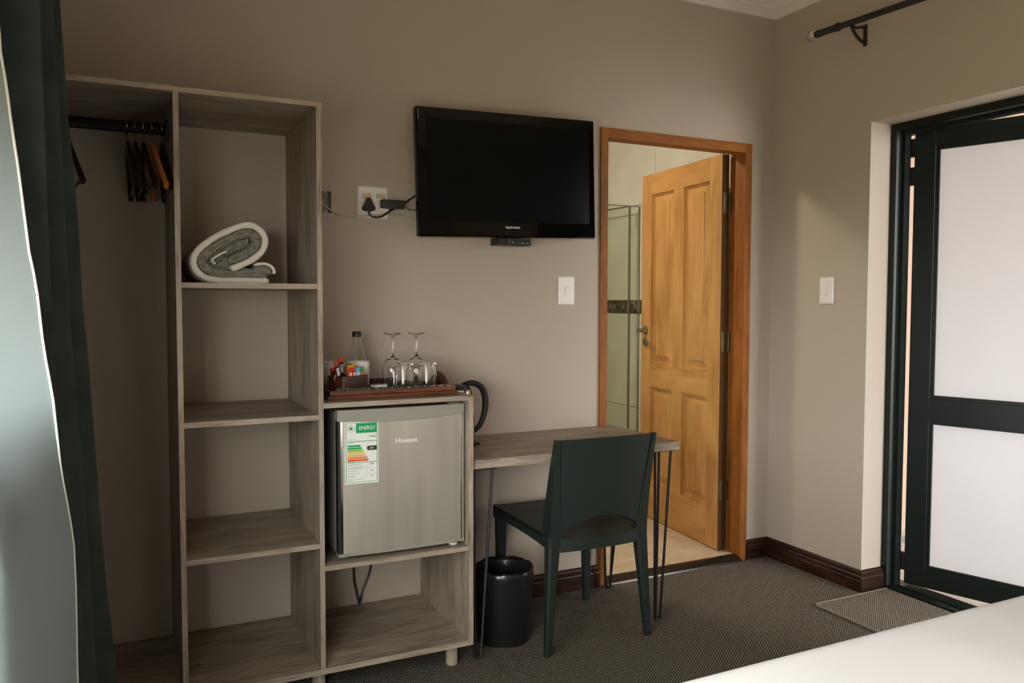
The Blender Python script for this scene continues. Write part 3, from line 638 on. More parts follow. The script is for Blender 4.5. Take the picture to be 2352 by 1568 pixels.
MB().box(FX1 - .050, FX1 - .004, -.478, -.455, FZ1 - .013, FZ1 + .002, .003, 1).build('hinge_cover', M['fridge_grey'], fg)
yb = lambda x, o: bow(x) - o
text('brand_lettering', 'Hisense', .0215, plain('pale_letter', (.80, .78, .74), .4), fd, (-2.107, bow(-2.107) - .0012, .8265), (R(90), 0, math.atan(2 * .010 * .045)), .0005, .078, .0004)
# energy label
lx0, lx1, lz0, lz1 = -2.3165, -2.2045, .693, .900
ly = bow(-2.26) - .0022
LBL = root('energy_label_frame', (0, 0, 0)) if False else None
white = flat('label_paper', (224, 226, 220)); green = flat('label_green', (0, 148, 84)); ink = flat('label_ink', (60, 62, 58)); grey = flat('label_grey', (150, 152, 148))
def lbl(nm, m, a, b, c, d, lift, parent):                # fractions of label width / height from top-left
    x0 = lx0 + a * (lx1 - lx0); x1 = lx0 + b * (lx1 - lx0); z1 = lz1 - c * (lz1 - lz0); z0 = lz1 - d * (lz1 - lz0)
    n = max(1, int((x1 - x0) / .012)); xs = [x0 + (x1 - x0) * k / n for k in range(n + 1)]
    return MB().loops([[(x, bow(x) - .0010 - lift, z0), (x, bow(x) - .0010 - lift, z1), (x, bow(x) - .0009, z1), (x, bow(x) - .0009, z0)] for x in xs]).build(nm, m, parent)
el = MB().prism([(lx0 + (lx1 - lx0) * k / 6, lz0) for k in range(7)] + [(lx1 - (lx1 - lx0) * k / 6, lz1) for k in range(7)], 0, 0, 'y', da=lambda p, q: bow(p) - .0010, db=lambda p, q: bow(p) + .0005).build('energy_label', white, fd)
tag(el, 'white energy rating label with green header and coloured bars')
def strip(nm, m, a, b, c, d): return lbl(nm, m, a, b, c, d, .0006, el)
strip('header_block', green, .33, .945, .03, .185)
for a, b, c, d in ((.03, .045, .02, .975), (.95, .965, .02, .975), (.03, .965, .02, .026), (.03, .965, .969, .975)): strip('border_line', green, a, b, c, d)
strip('divider_line', green, .08, .94, .315, .324); strip('divider_line', green, .08, .94, .652, .661)
bars = [((0, 158, 82), .36), ((0, 158, 66), .40), ((140, 176, 66), .44), ((214, 192, 96), .48), ((222, 172, 84), .52), ((226, 122, 52), .56), ((220, 84, 34), .60)]
for i, (c, L) in enumerate(bars):
    z = .375 + i * .0385
    x0 = lx0 + .08 * (lx1 - lx0); x1 = lx0 + (.08 + L) * (lx1 - lx0); x2 = x1 + .0035; za = lz1 - z * (lz1 - lz0); zb_ = lz1 - (z + .031) * (lz1 - lz0)
    MB().prism([(x0, za), (x1, za), (x2, (za + zb_) / 2), (x1, zb_), (x0, zb_)], 0, 0, 'y', da=lambda p, q: bow(p) - .0017, db=lambda p, q: bow(p) - .0008).build('rating_bar', flat('rating_bar_%d' % i, c), el)
xa, xb = lx0 + .69 * (lx1 - lx0), lx0 + .945 * (lx1 - lx0); zm = lz1 - .435 * (lz1 - lz0)
MB().prism([(xa - .006, zm), (xa, zm + .0075), (xb, zm + .0075), (xb, zm - .0075), (xa, zm - .0075)], 0, 0, 'y', da=lambda p, q: bow(p) - .0017, db=lambda p, q: bow(p) - .0008).build('rating_arrow', flat('arrow_black', (46, 48, 44)), el)
def ltxt(nm, s, size, m, fx, fz, wd=None): 
    x = lx0 + fx * (lx1 - lx0)
    return text(nm, s, size, m, el, (x, bow(x) - .0024, lz1 - fz * (lz1 - lz0)), (R(90), 0, -.06), .0003, wd)
ltxt('energy_lettering', 'ENERGY', .0175, flat('label_white', (240, 244, 240)), .66, .108, .054)
ltxt('rating_lettering', 'A+', .0115, bpy.data.materials['label_white'], .80, .435, .012)
ltxt('maker_lettering', 'Hisense', .0075, ink, .82, .245, .022)
ltxt('number_lettering', '157', .0085, ink, .80, .69, .012)
ltxt('number_lettering', '46', .0065, ink, .80, .80); ltxt('number_lettering', '40', .0065, ink, .80, .885)
for c, a, b in ((.285, .10, .30), (.335, .09, .26), (.640, .10, .28), (.685, .08, .50), (.70, .08, .46), (.735, .08, .66), (.75, .08, .50), (.79, .08, .38), (.825, .08, .42), (.87, .08, .30), (.885, .08, .26), (.925, .08, .60), (.945, .08, .24)): strip('print_line', grey, a, b, c, c + .005)
for c in (.20, .76, .845): strip('rule_line', flat('label_rule', (196, 198, 194)), .08, .94, c, c + .003)
strip('rule_line', bpy.data.materials['label_rule'], .665, .672, .20, .90)
cx_, cz_ = lx0 + .185 * (lx1 - lx0), lz1 - .108 * (lz1 - lz0)
def disc(nm, m, r0, r1, lift, n=28):
    mb = MB(); r = lambda q, y: [(cx_ + q * math.cos(2 * math.pi * k / n), y + bow(cx_ + q * math.cos(2 * math.pi * k / n)), cz_ + q * math.sin(2 * math.pi * k / n)) for k in range(n)]
    y0, y1 = -.0012 - lift, -.0009
    mb.loops([r(r1, y1), r(r1, y0), r(r0, y0), r(r0, y1)], cap=False, closed_v=True); return mb.build(nm, m, el)
disc('emblem_ring', ink, .0112, .0118, .0008)
def star(nm, m, r0, r1, rot, lift, n=5):
    pts = [((r0 if k % 2 == 0 else r1) * math.cos(rot + math.pi * k / n), (r0 if k % 2 == 0 else r1) * math.sin(rot + math.pi * k / n)) for k in range(2 * n)]
    return MB().prism([(cx_ + a, cz_ + b) for a, b in pts], bow(cx_) - .0010 - lift, bow(cx_) - .0006, 'y').build(nm, m, el)
star('emblem_star', green, .0085, .0042, R(90), .0006)
MB().prism([(cx_ - .003, cz_ + .003), (cx_ - .0015, cz_ + .004), (cx_ + .004, cz_ - .003), (cx_ + .0025, cz_ - .004)], bow(cx_) - .0019, bow(cx_) - .001, 'y').build('emblem_stripe', flat('emblem_orange', (220, 110, 50)), el)
# fridge cord
MB().tube([(-2.17, -.060, .60), (-2.17, -.022, .50), (-2.164, -.020, .40), (-2.164, -.020, .29), (-2.163, -.022, .20), (-2.152, -.030, .135), (-2.147, -.040, .106), (-2.142, -.034, .125), (-2.128, -.024, .165), (-2.104, -.022, .215), (-2.096, -.022, .245), (-2.096, -.022, .30), (-2.095, -.020, .40), (-2.09, -.022, .52)], .0042, 8).build('power_cord', M['black'], fg, smooth=True)

# ------------------------------------------------------------------ TV + decoder + sockets
tv = root('television', (-1.518, -.06, 1.812), 'wall-mounted black flat television with glossy bezel', 'television', rot=(0, -R(1.45), 0))
tw2, th2 = .808 / 2, .503 / 2                           # local frame: x right, y to the wall, z up; front face at y = -0.04
MB().box(-tw2, tw2, -.040, -.005, -th2, th2, .006).build('bezel', M['gloss'], tv, world=False)
MB().box(-tw2 + .012, tw2 - .012, -.005, .030, -th2 + .03, th2 - .03, .01).build('back_cover', M['black'], tv, world=False)
MB().box(-tw2 + .042, tw2 - .030, -.0408, -.0398, -th2 + .062, th2 - .042).build('screen', M['screen'], tv, world=False)
MB().box(-.10, .10, .030, .0585, -.10, .10, .002, 1).build('wall_bracket', M['blackmetal'], tv, world=False)
text('brand_lettering', 'TELEFUNKEN', .0125, flat('tv_letters', (205, 205, 200)), tv, (.004, -.0408, -th2 + .040), (R(90), 0, 0), .0003, .066, .0002, local=True)
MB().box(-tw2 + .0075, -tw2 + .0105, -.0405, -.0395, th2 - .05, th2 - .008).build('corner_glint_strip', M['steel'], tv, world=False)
dec = root('decoder_box', (-1.489, -.06, 1.531), 'small black decoder box with white markings under the television', 'decoder')
MB().box(-1.565, -1.413, -.085, -.001, 1.531, 1.559, .002, 1).build('case', M['black'], dec)
for x in (-1.518, -1.418): MB().box(x, x + .0035, -.0862, -.0852, 1.532, 1.558).build('trim_line', M['steel'], dec)
for x, w_ in ((-1.503, .003), (-1.495, .003), (-1.472, .003), (-1.462, .013), (-1.440, .013)): MB().box(x, x + w_, -.0860, -.0850, 1.538, 1.5402).build('marking', flat('marking_white', (200, 200, 196)), dec)
MB().box(-1.5035, -1.5005, -.0860, -.0850, 1.5432, 1.5462).build('indicator', flat('indicator_white', (220, 215, 190)), dec)

def plate_mb(x0, x1, z0, z1, d=.008):
    mb = MB(); rr = lambda i, y, c: [(x0 + i + c, y, z0 + i), (x1 - i - c, y, z0 + i), (x1 - i, y, z0 + i + c), (x1 - i, y, z1 - i - c), (x1 - i - c, y, z1 - i), (x0 + i + c, y, z1 - i), (x0 + i, y, z1 - i - c), (x0 + i, y, z0 + i + c)]
    return mb.loops([rr(0, -.0003, .004), rr(0, -.004, .004), rr(.005, -d, .004), rr(.006, -d, .004)])
so = root('wall_socket', (-2.072, 0, 1.683), 'white double wall socket with cream switches left of the television', 'socket')
plate_mb(-2.134, -2.010, 1.621, 1.745).build('plate', M['white'], so)
for a, b in ((-2.113, -2.080), (-2.057, -2.024)): MB().box(a, b, -.0125, -.008, 1.6995, 1.7165, .001, 1).build('switch_rocker', M['cream'], so)
pl = root('power_plug', (-2.094, -.01, 1.66), 'black three-pin plug in the left socket outlet', 'plug')
def tri_ring(k, y): 
    pts = [(0, .0255), (.008, .0235), (.013, .012), (.020, -.004), (.0262, -.014), (.0245, -.0225), (.016, -.0265), (0, -.027)]
    full = pts + [(-a, b) for a, b in pts[-2:0:-1]]
    return [(-2.0935 + a * k, y, 1.6735 + b * k) for a, b in full]
MB().loops([tri_ring(.96, -.0095), tri_ring(1.0, -.014), tri_ring(1.0, -.026), tri_ring(.85, -.034)]).build('plug_body', M['black'], pl, smooth=True)
MB().tube([(-2.0935, -.022, 1.650), (-2.0925, -.022, 1.640), (-2.089, -.022, 1.632)], [.0055, .005, .0042], 10).build('strain_relief', M['black'], pl, smooth=True)
MB().tube([(-2.089, -.022, 1.6325), (-2.080, -.022, 1.6255), (-2.062, -.022, 1.6235), (-2.040, -.022, 1.629), (-2.022, -.020, 1.641), (-2.005, -.016, 1.653), (-1.985, -.014, 1.662), (-1.963, -.014, 1.672), (-1.94, -.014, 1.69), (-1.905, -.014, 1.715), (-1.86, -.012, 1.74)], .0036, 8).build('plug_cord', M['black'], pl, smooth=True)
ad = root('power_adapter', (-2.0, -.03, 1.67), 'black rectangular power adapter plugged into the right socket outlet', 'adapter')
MB().box(-2.050, -1.957, -.056, -.024, 1.6585, 1.692, .005, 2).build('adapter_body', M['black'], ad, smooth=True)
MB().box(-2.052, -2.013, -.024, -.0092, 1.648, 1.690, .004, 2).build('plug_top', M['white'], ad, smooth=True)
MB().tube([(-1.957, -.036, 1.670), (-1.945, -.030, 1.668), (-1.932, -.026, 1.6625), (-1.915, -.02, 1.660), (-1.87, -.015, 1.664)], .0016, 6).build('thin_cord', M['black'], ad, smooth=True)
jb = root('junction_box', (-2.266, .03, 1.63), 'open galvanised junction box recessed in the wall beside the shelf unit', 'junction box')
MB().box(-2.2995, -2.2325, .040, .044, 1.6325, 1.7185).build('back_plate', M['galv'], jb)
for a, b, c, d in ((-2.2995, -2.2975, 1.6325, 1.7185), (-2.2345, -2.2325, 1.6325, 1.7185), (-2.2975, -2.2345, 1.6325, 1.6345), (-2.2975, -2.2345, 1.7165, 1.7185)): MB().box(a, b, -.001, .040, c, d).build('side_plate', M['galv'], jb)
for z in (1.6395, 1.7115):
    lug = MB().box(-2.262, -2.250, -.001, .002, z - .005, z + .005).build('screw_lug', M['galv'], jb)
    MB().lathe([(0, -.0015), (.0022, -.0015), (.0022, .001), (0, .001)], (-2.256, 0, z), 10, axis='y').build('screw_hole', M['black'], lug)
tag(MB().tube([(-2.285, .020, 1.69), (-2.262, .012, 1.668), (-2.245, -.002, 1.650), (-2.225, -.008, 1.638), (-2.195, -.008, 1.6285), (-2.15, -.009, 1.6275), (-2.10, -.014, 1.6295), (-2.06, -.013, 1.634), (-2.02, -.012, 1.638), (-1.98, -.008, 1.6385), (-1.94, -.008, 1.6365), (-1.90, -.008, 1.629), (-1.86, -.008, 1.615)], .0032, 8).build('aerial_cable', M['cablew'], None, smooth=True, loc=(-2.1, -.01, 1.63)), 'cream aerial cable looping from the junction box to the television', 'cable')

def switch(name, label, T_):
    o = root(name, (0, 0, 0), label, 'switch'); o.matrix_world = T_; WM[o] = T_
    o.location = T_.translation; o.rotation_euler = T_.to_euler()
    plate_mb(-.041, .041, -.0625, .0625, .008).build('plate', M['white'], o, world=False)
    MB().box(-.012, .012, -.0105, -.008, -.020, .020, .0008, 1).build('switch_surround', M['white'], o, world=False)
    r = MB().box(-.009, .009, -.0135, -.010, -.017, .017, .001, 1).build('switch_rocker', M['white'], o, world=False)
    return o
switch('light_switch', 'white light switch on the back wall below the television', Matrix.Translation((-1.196, 0, 1.346)))
switch('light_switch', 'white light switch on the right wall beside the outer door', Matrix.Translation((0, -.360, 1.351)) @ Matrix.Rotation(R(-90), 4, 'Z'))

# ------------------------------------------------------------------ desk
ZDk = .7345
dk = root('desk', (-1.41, -.25, 0), 'narrow grey wood laminate desk on black hairpin legs beside the fridge cabinet', 'desk')
dx0, dx1, dy0, dy1 = XG + .0005, -.9514, -.4966, -.002
tp = MB().box(dx0, dx1, dy0 + .0012, dy1, ZDk - .032, ZDk, .0008, 1).build('table_top', M['gx'], dk)
MB().box(dx0, dx1, dy0, dy0 + .0012, ZDk - .032, ZDk).build('edge_band', M['gx'], tp)
def hairpin(fx, fy, sx, sy, so=.047, si=.030):
    foot = Vector((fx, fy, .0)); zt = ZDk - .036
    a = Vector((fx + sx * so, fy - sy * .014, zt)); b = Vector((fx - sx * si, fy - sy * .014, zt)); c = Vector((fx + sx * so, fy + sy * .062, zt))
    mb = MB()
    f1, f2_, f3 = foot + Vector((sx * .013, 0, .014)), foot + Vector((-sx * .013, 0, .014)), foot + Vector((0, sy * .013, .014))
    low = foot + Vector((0, 0, .0055))
    mb.tube([a, f1, foot + Vector((sx * .007, 0, .007)), low, foot + Vector((-sx * .007, 0, .007)), f2_, b], .0055, 8)
    mb.tube([c, f3, low + Vector((0, sy * .004, .001)), low], .0055, 8)
    l = mb.build('hairpin_leg', M['blackmetal'], dk, smooth=True)
    MB().box(min(a.x, b.x) - .012, max(a.x, b.x) + .012, min(a.y, c.y) - .012, max(a.y, c.y) + .012, zt - .001, ZDk - .032).build('mounting_plate', M['blackmetal'], l)
hairpin(-1.027, -.462, 1, 1); hairpin(-1.004, -.060, 1, -1); hairpin(-1.830, -.470, -1, 1, .020, .052); hairpin(-1.830, -.060, -1, -1, .020, .052)

# ------------------------------------------------------------------ chair (faces the wall)
ch = root('plastic_chair', (-1.378, -.34, 0), 'dark green plastic chair with solid curved back pushed under the desk', 'chair')
cxm = -1.372
# seat shell: grid with rounded rear
def seat_pt(u, v, top):                                # u across -1..1, v 0 rear .. 1 front
    wdt = .205 + .020 * v
    y = -.555 + .455 * v - (.050 * (1 - u * u) * (1 - v) ** 2)
    dish = .012 * (1 - u * u) * math.sin(math.pi * min(1, v * 1.1))
    z = .430 + .024 * v - dish + .004 * abs(u) ** 4
    return (cxm + u * wdt, y, z if top else z - .010)
mb = MB(); nu, nv = 17, 15
top = [[mb.bm.verts.new(seat_pt(-1 + 2 * i / (nu - 1), j / (nv - 1), True)) for i in range(nu)] for j in range(nv)]
bot = [[mb.bm.verts.new(seat_pt(-1 + 2 * i / (nu - 1), j / (nv - 1), False)) for i in range(nu)] for j in range(nv)]
for j in range(nv - 1):
    for i in range(nu - 1):
        mb.bm.faces.new((top[j][i], top[j][i + 1], top[j + 1][i + 1], top[j + 1][i])); mb.bm.faces.new((bot[j][i], bot[j + 1][i], bot[j + 1][i + 1], bot[j][i + 1]))
per = [(0, i) for i in range(nu)] + [(j, nu - 1) for j in range(1, nv)] + [(nv - 1, i) for i in range(nu - 2, -1, -1)] + [(j, 0) for j in range(nv - 2, 0, -1)]
for (a, b), (c, d) in zip(per, per[1:] + per[:1]): mb.bm.faces.new((top[a][b], top[c][d], bot[c][d], bot[a][b]))
seat = mb.build('seat', M['chair'], ch, smooth=True, angle=50)
# apron: skirt below the seat edge, deeper at the rear
def apron(pts, h0, h1, th, inward):
    rings = []
    for k, (x, y, z) in enumerate(pts):
        c = Vector((cxm, -.33)); d = (c - Vector((x, y))).normalized() * th
        t = abs(k / (len(pts) - 1) * 2 - 1); h = h0 + (h1 - h0) * t ** 2
        rings.append([(x, y, z + .001), (x + d.x, y + d.y, z + .001), (x + d.x, y + d.y, z - h), (x, y, z - h)])
    return MB().loops(rings)
rear = [seat_pt(-1 + 2 * i / 24, 0, True) for i in range(25)]
apron(rear, .040, .055, .012, 1).build('rear_apron', M['chair'], ch, smooth=True, angle=50)
apron([seat_pt(-1, v / 10, True) for v in range(11)], .038, .050, .012, 1).build('side_apron', M['chair'], ch, smooth=True, angle=50)
apron([seat_pt(1, v / 10, True) for v in range(11)], .038, .050, .012, 1).build('side_apron', M['chair'], ch, smooth=True, angle=50)
apron([seat_pt(-1 + 2 * i / 10, 1, True) for i in range(11)], .038, .050, .012, 1).build('front_apron', M['chair'], ch, smooth=True, angle=50)
# legs
def leg(top_c, foot_c, w0, d0, w1, d1):
    rings = []
    for t in [k / 8 for k in range(9)]:
        c = Vector(top_c).lerp(Vector(foot_c), t); ww = (w0 + (w1 - w0) * t ** .8) / 2; dd = (d0 + (d1 - d0) * t ** .8) / 2
        cr_ = .35
        rings.append([(c.x + sx * ww * a, c.y + sy * dd * b, c.z) for sx, sy, a, b in ((-1, -1, 1, 1 - cr_), (-1, -1, 1 - cr_, 1), (1, -1, 1 - cr_, 1), (1, -1, 1, 1 - cr_), (1, 1, 1, 1 - cr_), (1, 1, 1 - cr_, 1), (-1, 1, 1 - cr_, 1), (-1, 1, 1, 1 - cr_))])
    return MB().loops(rings)
leg((cxm - .190, -.545, .440), (-1.588, -.556, 0), .052, .050, .026, .026).build('leg', M['chair'], ch, smooth=True, angle=30)
leg((cxm + .190, -.545, .440), (-1.144, -.556, 0), .052, .050, .026, .026).build('leg', M['chair'], ch, smooth=True, angle=30)
leg((cxm + .203, -.130, .448), (-1.163, -.130, 0), .045, .050, .028, .028).build('leg', M['chair'], ch, smooth=True, angle=30)
leg((cxm - .203, -.130, .448), (-1.578, -.130, 0), .045, .050, .028, .028).build('leg', M['chair'], ch, smooth=True, angle=30)
# backrest
def back_pt(u, v):
    zl = .505 - .085 * abs(u) ** 2.2; zh = .806 - .004 * u * u
    z = zl + (zh - zl) * v; t = (z - .42) / .385
    hw = .207 + .004 * t
    y = -.560 - .052 * t ** 1.5 - .030 * (1 - u * u) * (.75 + .25 * t)
    return Vector((cxm + u * hw, y, z))
mb = MB(); nu, nv = 25, 13; A = []; B = []
for j in range(nv):
    A.append([]); B.append([])
    for i in range(nu):
        u = -1 + 2 * i / (nu - 1); p = back_pt(u, j / (nv - 1)); A[-1].append(mb.bm.verts.new(p)); B[-1].append(mb.bm.verts.new(p + Vector((-.004 * u, .009, 0))))
for j in range(nv - 1):
    for i in range(nu - 1):
        mb.bm.faces.new((A[j][i], A[j][i + 1], A[j + 1][i + 1], A[j + 1][i])); mb.bm.faces.new((B[j][i], B[j + 1][i], B[j + 1][i + 1], B[j][i + 1]))
per = [(0, i) for i in range(nu)] + [(j, nu - 1) for j in range(1, nv)] + [(nv - 1, i) for i in range(nu - 2, -1, -1)] + [(j, 0) for j in range(nv - 2, 0, -1)]
for (a, b), (c, d) in zip(per, per[1:] + per[:1]): mb.bm.faces.new((A[a][b], A[c][d], B[c][d], B[a][b]))
back = mb.build('backrest', M['chair'], ch, smooth=True, angle=50)
for s in (-1, 1):                                       # side flanges of the back
    rings = []
    for k in range(13):
        t = k / 12; z = .400 + .404 * t; tt = max(0, (z - .42) / .385); hw = .207 + .004 * tt
        y = -.560 - .052 * tt ** 1.5; w2 = .040 * (1 - t) ** 1.3 + .011; dpt = .050 * (1 - t) + .024
        x = cxm + s * hw
        rings.append([(x + s * .005, y - .008, z), (x + s * .005, y + dpt - .01, z), (x - s * w2 * .6, y + dpt * .7 - .008, z), (x - s * w2, y - .010, z)])
    MB().loops(rings).build('back_post', M['chair'], ch, smooth=True, angle=35)

# ------------------------------------------------------------------ bin
BC = (-1.660, -.335, 0)
bn = root('waste_bin', BC, 'round black waste bin with a plastic liner under the desk', 'bin')
MB().lathe([(0, .004), (.098, .004), (.100, 0), (.102, .004), (.112, .262), (.112, .268), (.108, .268), (.099, .010), (0, .010)], BC, 40).build('bin_body', M['black'], bn, smooth=True)
MB().lathe([(.1005, .0), (.1032, .0), (.1036, .0035), (.1015, .0035)], BC, 40, closed=True).build('base_rim', M['steel'], bn, smooth=True)
mb = MB(); rings = []; rnd = random.Random(4)
ns = 56
for r0, z, j in ((.1145, .222, .0035), (.1150, .240, .0025), (.1155, .262, .002), (.1140, .280, .0045), (.1085, .284, .004), (.1035, .262, .002), (.1015, .20, .002), (.098, .10, .003)):
    ph = rnd.uniform(0, 6)
    rings.append([(BC[0] + (r0 + j * .5 * (math.sin(5 * a + ph) * .5 + rnd.uniform(-.5, .5))) * math.cos(a), BC[1] + (r0 + j * .5 * (math.sin(5 * a + ph) * .5 + rnd.uniform(-.5, .5))) * math.sin(a), z + j * (math.sin(7 * a + ph) * .7 + rnd.uniform(-.6, .6))) for a in [2 * math.pi * k / ns for k in range(ns)]])
mb.loops(rings, cap=False).build('bin_liner', M['liner'], bn, smooth=True, angle=0)

# ------------------------------------------------------------------ kettle on the desk
KC = (-1.793, -.200, ZDk)
kt = root('kettle', KC, 'steel electric kettle with black handle on the desk behind the fridge cabinet', 'kettle')
MB().lathe([(0, 0), (.066, 0), (.069, .006), (.069, .018), (.064, .022), (0, .022)], KC, 32).build('power_base', M['black'], kt, smooth=True)
MB().box(KC[0] + .055, KC[0] + .088, KC[1] - .014, KC[1] + .014, ZDk + .0005, ZDk + .007, .002, 1).build('cord_guard', M['black'], kt)
MB().lathe([(0, .023), (.060, .023), (.0645, .035), (.063, .10), (.058, .17), (.053, .215), (.050, .222), (0, .222)], KC, 36).build('kettle_body', M['chrome'], kt, smooth=True)
MB().lathe([(0, .223), (.047, .223), (.045, .232), (.030, .240), (0, .242)], KC, 32).build('lid', M['black'], kt, smooth=True)
KH = ((.020, .236), (.045, .244), (.072, .241), (.096, .227), (.111, .201), (.116, .165), (.112, .128), (.101, .095), (.086, .070), (.055, .050))
hp = [(q.x, KC[1], q.y) for q in spline_xy([(KC[0] + a, ZDk + b) for a, b in KH], 4)]
hr = [.010 + .0025 * math.sin(math.pi * min(1, k / len(hp) * 1.3)) for k in range(len(hp))]
MB().tube(hp, hr, 12, flat=1.3).build('handle', M['black'], kt, smooth=True)
MB().tube([(KC[0] - .010, KC[1] + .042, ZDk + .17), (KC[0] - .014, KC[1] + .064, ZDk + .195), (KC[0] - .016, KC[1] + .074, ZDk + .212)], [.020, .015, .010], 12).build('spout', M['chrome'], kt, smooth=True)

# ------------------------------------------------------------------ tray and its contents
Z0 = .9685
tx0, tx1, ty0, ty1 = -2.352, -1.905, -.448, -.135
ty_ = root('serving_tray', ((tx0 + tx1) / 2, -.30, Z0), 'dark red-brown wooden serving tray on the fridge cabinet', 'tray')
bx('tray_base', M['tray'], ty_, tx0 - .008, tx1 + .008, ty0 - .006, ty1 + .006, Z0, Z0 + .014, .003)
for y in (ty0, ty1 - .010): bx('long_side', M['tray'], ty_, tx0, tx1, y, y + .010, Z0 + .014, Z0 + .031, .0025)
def arch_end(x):
    ys = [ty0 + .010 + (ty1 - ty0 - .020) * k / 24 for k in range(25)]
    def hgt(y):
        t = (y - (ty0 + ty1) / 2) / ((ty1 - ty0) / 2); return .031 + .040 * max(0, math.cos(t * math.pi / 1.24)) ** 1.2 if abs(t) < .62 else .031
    poly = [(ys[0], Z0 + .014)] + [(y, Z0 + hgt(y)) for y in ys] + [(ys[-1], Z0 + .014)]
    return MB().prism(poly, x, x + .010, 'x').build('handle_end', M['tray'], ty_)
arch_end(tx0); arch_end(tx1 - .010)
tag(MB().box(tx0 + .012, tx1 - .012, ty0 + .012, ty1 - .012, Z0 + .0142, Z0 + .0172).build('woven_mat', M['woven_bw'], None, loc=((tx0 + tx1) / 2, -.3, Z0 + .0142)), 'black and white woven mat lining the serving tray', 'mat')
mat_edge = bpy.data.objects['woven_mat']
MB().tube([(tx0 + .02 + (tx1 - tx0 - .04) * k / 40, ty0 + .004 + .002 * math.sin(k * 2.2), Z0 + .0335 + .0012 * math.sin(k * 1.7)) for k in range(41)], .0035, 8).build('woven_edge', M['woven_bw'], mat_edge, smooth=True)
MB().tube([(tx0 + .02 + (tx1 - tx0 - .04) * k / 40, ty1 - .005 + .002 * math.sin(k * 2.2), Z0 + .0335 + .0012 * math.sin(k * 1.7)) for k in range(41)], .0045, 8).build('woven_edge', M['woven_bw'], mat_edge, smooth=True)
ZM = Z0 + .0172
# wooden sachet box with rope handle
BR = R(30)
bc = Vector((-2.2725, -.3690, ZM))
bk = root('sachet_box', bc, 'dark wooden sachet box with twisted rope handle on the tray', 'box', rot=(0, 0, BR))
bw, bd, bh = .113, .082, .058
MB().box(-bw / 2, bw / 2, -bd / 2, bd / 2, 0, .006).build('box_base', M['box'], bk, world=False)
for nm, a, b, c, d in (('box_side', -bw / 2, bw / 2, -bd / 2, -bd / 2 + .006), ('box_side', -bw / 2, bw / 2, bd / 2 - .006, bd / 2), ('box_side', -bw / 2, -bw / 2 + .006, -bd / 2 + .006, bd / 2 - .006), ('box_side', bw / 2 - .006, bw / 2, -bd / 2 + .006, bd / 2 - .006)):
    MB().box(a, b, c, d, .006, bh, .001, 1).build(nm, M['box'], bk, world=False)
MB().tube([((-bw / 2 - .002) * math.cos(math.pi * k / 20), .004 - .01 * math.sin(math.pi * k / 20), .044 + .056 * math.sin(math.pi * k / 20)) for k in range(21)], .0026, 8).build('rope_handle', M['rope'], bk, world=False, smooth=True)
BM4 = Matrix.Translation(bc) @ Matrix.Rotation(BR, 4, 'Z')
def sachet(label, lx, ly_, wd, hgt, zb, tilt, lean, body, band, bandh, third=None, wide=.004):
    p = BM4 @ Vector((lx, ly_, zb)); s = root('sachet', p, label, 'sachet', 'sachets in the wooden box', rot=(lean, tilt, BR))
    rings = []
    for t, th_ in ((0, .0006), (.08, .0012), (.3, wide), (.7, wide), (.92, .0012), (1, .0006)):
        rings.append([(-wd / 2, -th_ / 2, hgt * t), (wd / 2, -th_ / 2, hgt * t), (wd / 2, th_ / 2, hgt * t), (-wd / 2, th_ / 2, hgt * t)])
    o = MB().loops(rings).build('sachet_body', body, s, world=False, smooth=True)
    MB().box(-wd / 2 - .0002, wd / 2 + .0002, -.0018, .0018, hgt * (1 - bandh), hgt + .0003).build('sachet_top', band, s, world=False)
    if third: MB().box(-wd / 2 * .62, wd / 2 * .62, -wide / 2 - .0004, -wide / 2 + .0004, hgt * .52, hgt * .78).build('printed_panel', third, s, world=False)
    return s
cR, cY, cB, cG, cK, cO, cW, cBr = flat('sachet_red', (196, 52, 28)), flat('sachet_yellow', (222, 160, 30)), flat('sachet_blue', (74, 168, 206)), flat('sachet_green', (66, 138, 58)), flat('sachet_black', (34, 28, 26)), flat('sachet_orange', (206, 90, 40)), flat('sachet_white', (214, 208, 196)), flat('sachet_brown', (132, 92, 42))
sachet('black sachet with red top leaning left in the box', -.030, -.002, .020, .100, .010, R(-16), 0, cK, cR, .14, cW)
sachet('black sachet with red top standing tallest in the box', -.006, .014, .020, .110, .010, R(-8), 0, cK, cR, .14, cW)
sachet('dark red sachet behind the rope handle on the left', -.040, .022, .022, .074, .010, R(-6), 0, flat('sachet_dark_red', (96, 26, 18)), cR, .12)
sachet('brown sachet behind the yellow one', .018, .012, .024, .086, .010, R(2), 0, cBr, cBr, .1)
sachet('yellow-topped red sachet in the middle of the box', -.004, -.014, .026, .082, .010, R(4), 0, cR, cY, .18)
sachet('yellow sachet right of the middle in the box', .016, -.006, .018, .084, .010, R(5), 0, cR, cY, .20)
sachet('red sachet at the front left of the box', -.016, -.027, .016, .076, .010, R(2), 0, cR, cR, .1, cW)
sachet('red sachet second from the left at the front', .0005, -.028, .015, .074, .010, R(3), 0, cR, cR, .1, cW)
sachet('light blue sachet at the front of the box', .019, -.029, .019, .075, .010, R(1), 0, cB, cB, .12, cW)
sachet('green and red sachet at the front right corner', .040, -.028, .017, .075, .010, R(0), 0, flat('sachet_coral', (210, 84, 58)), cG, .52)
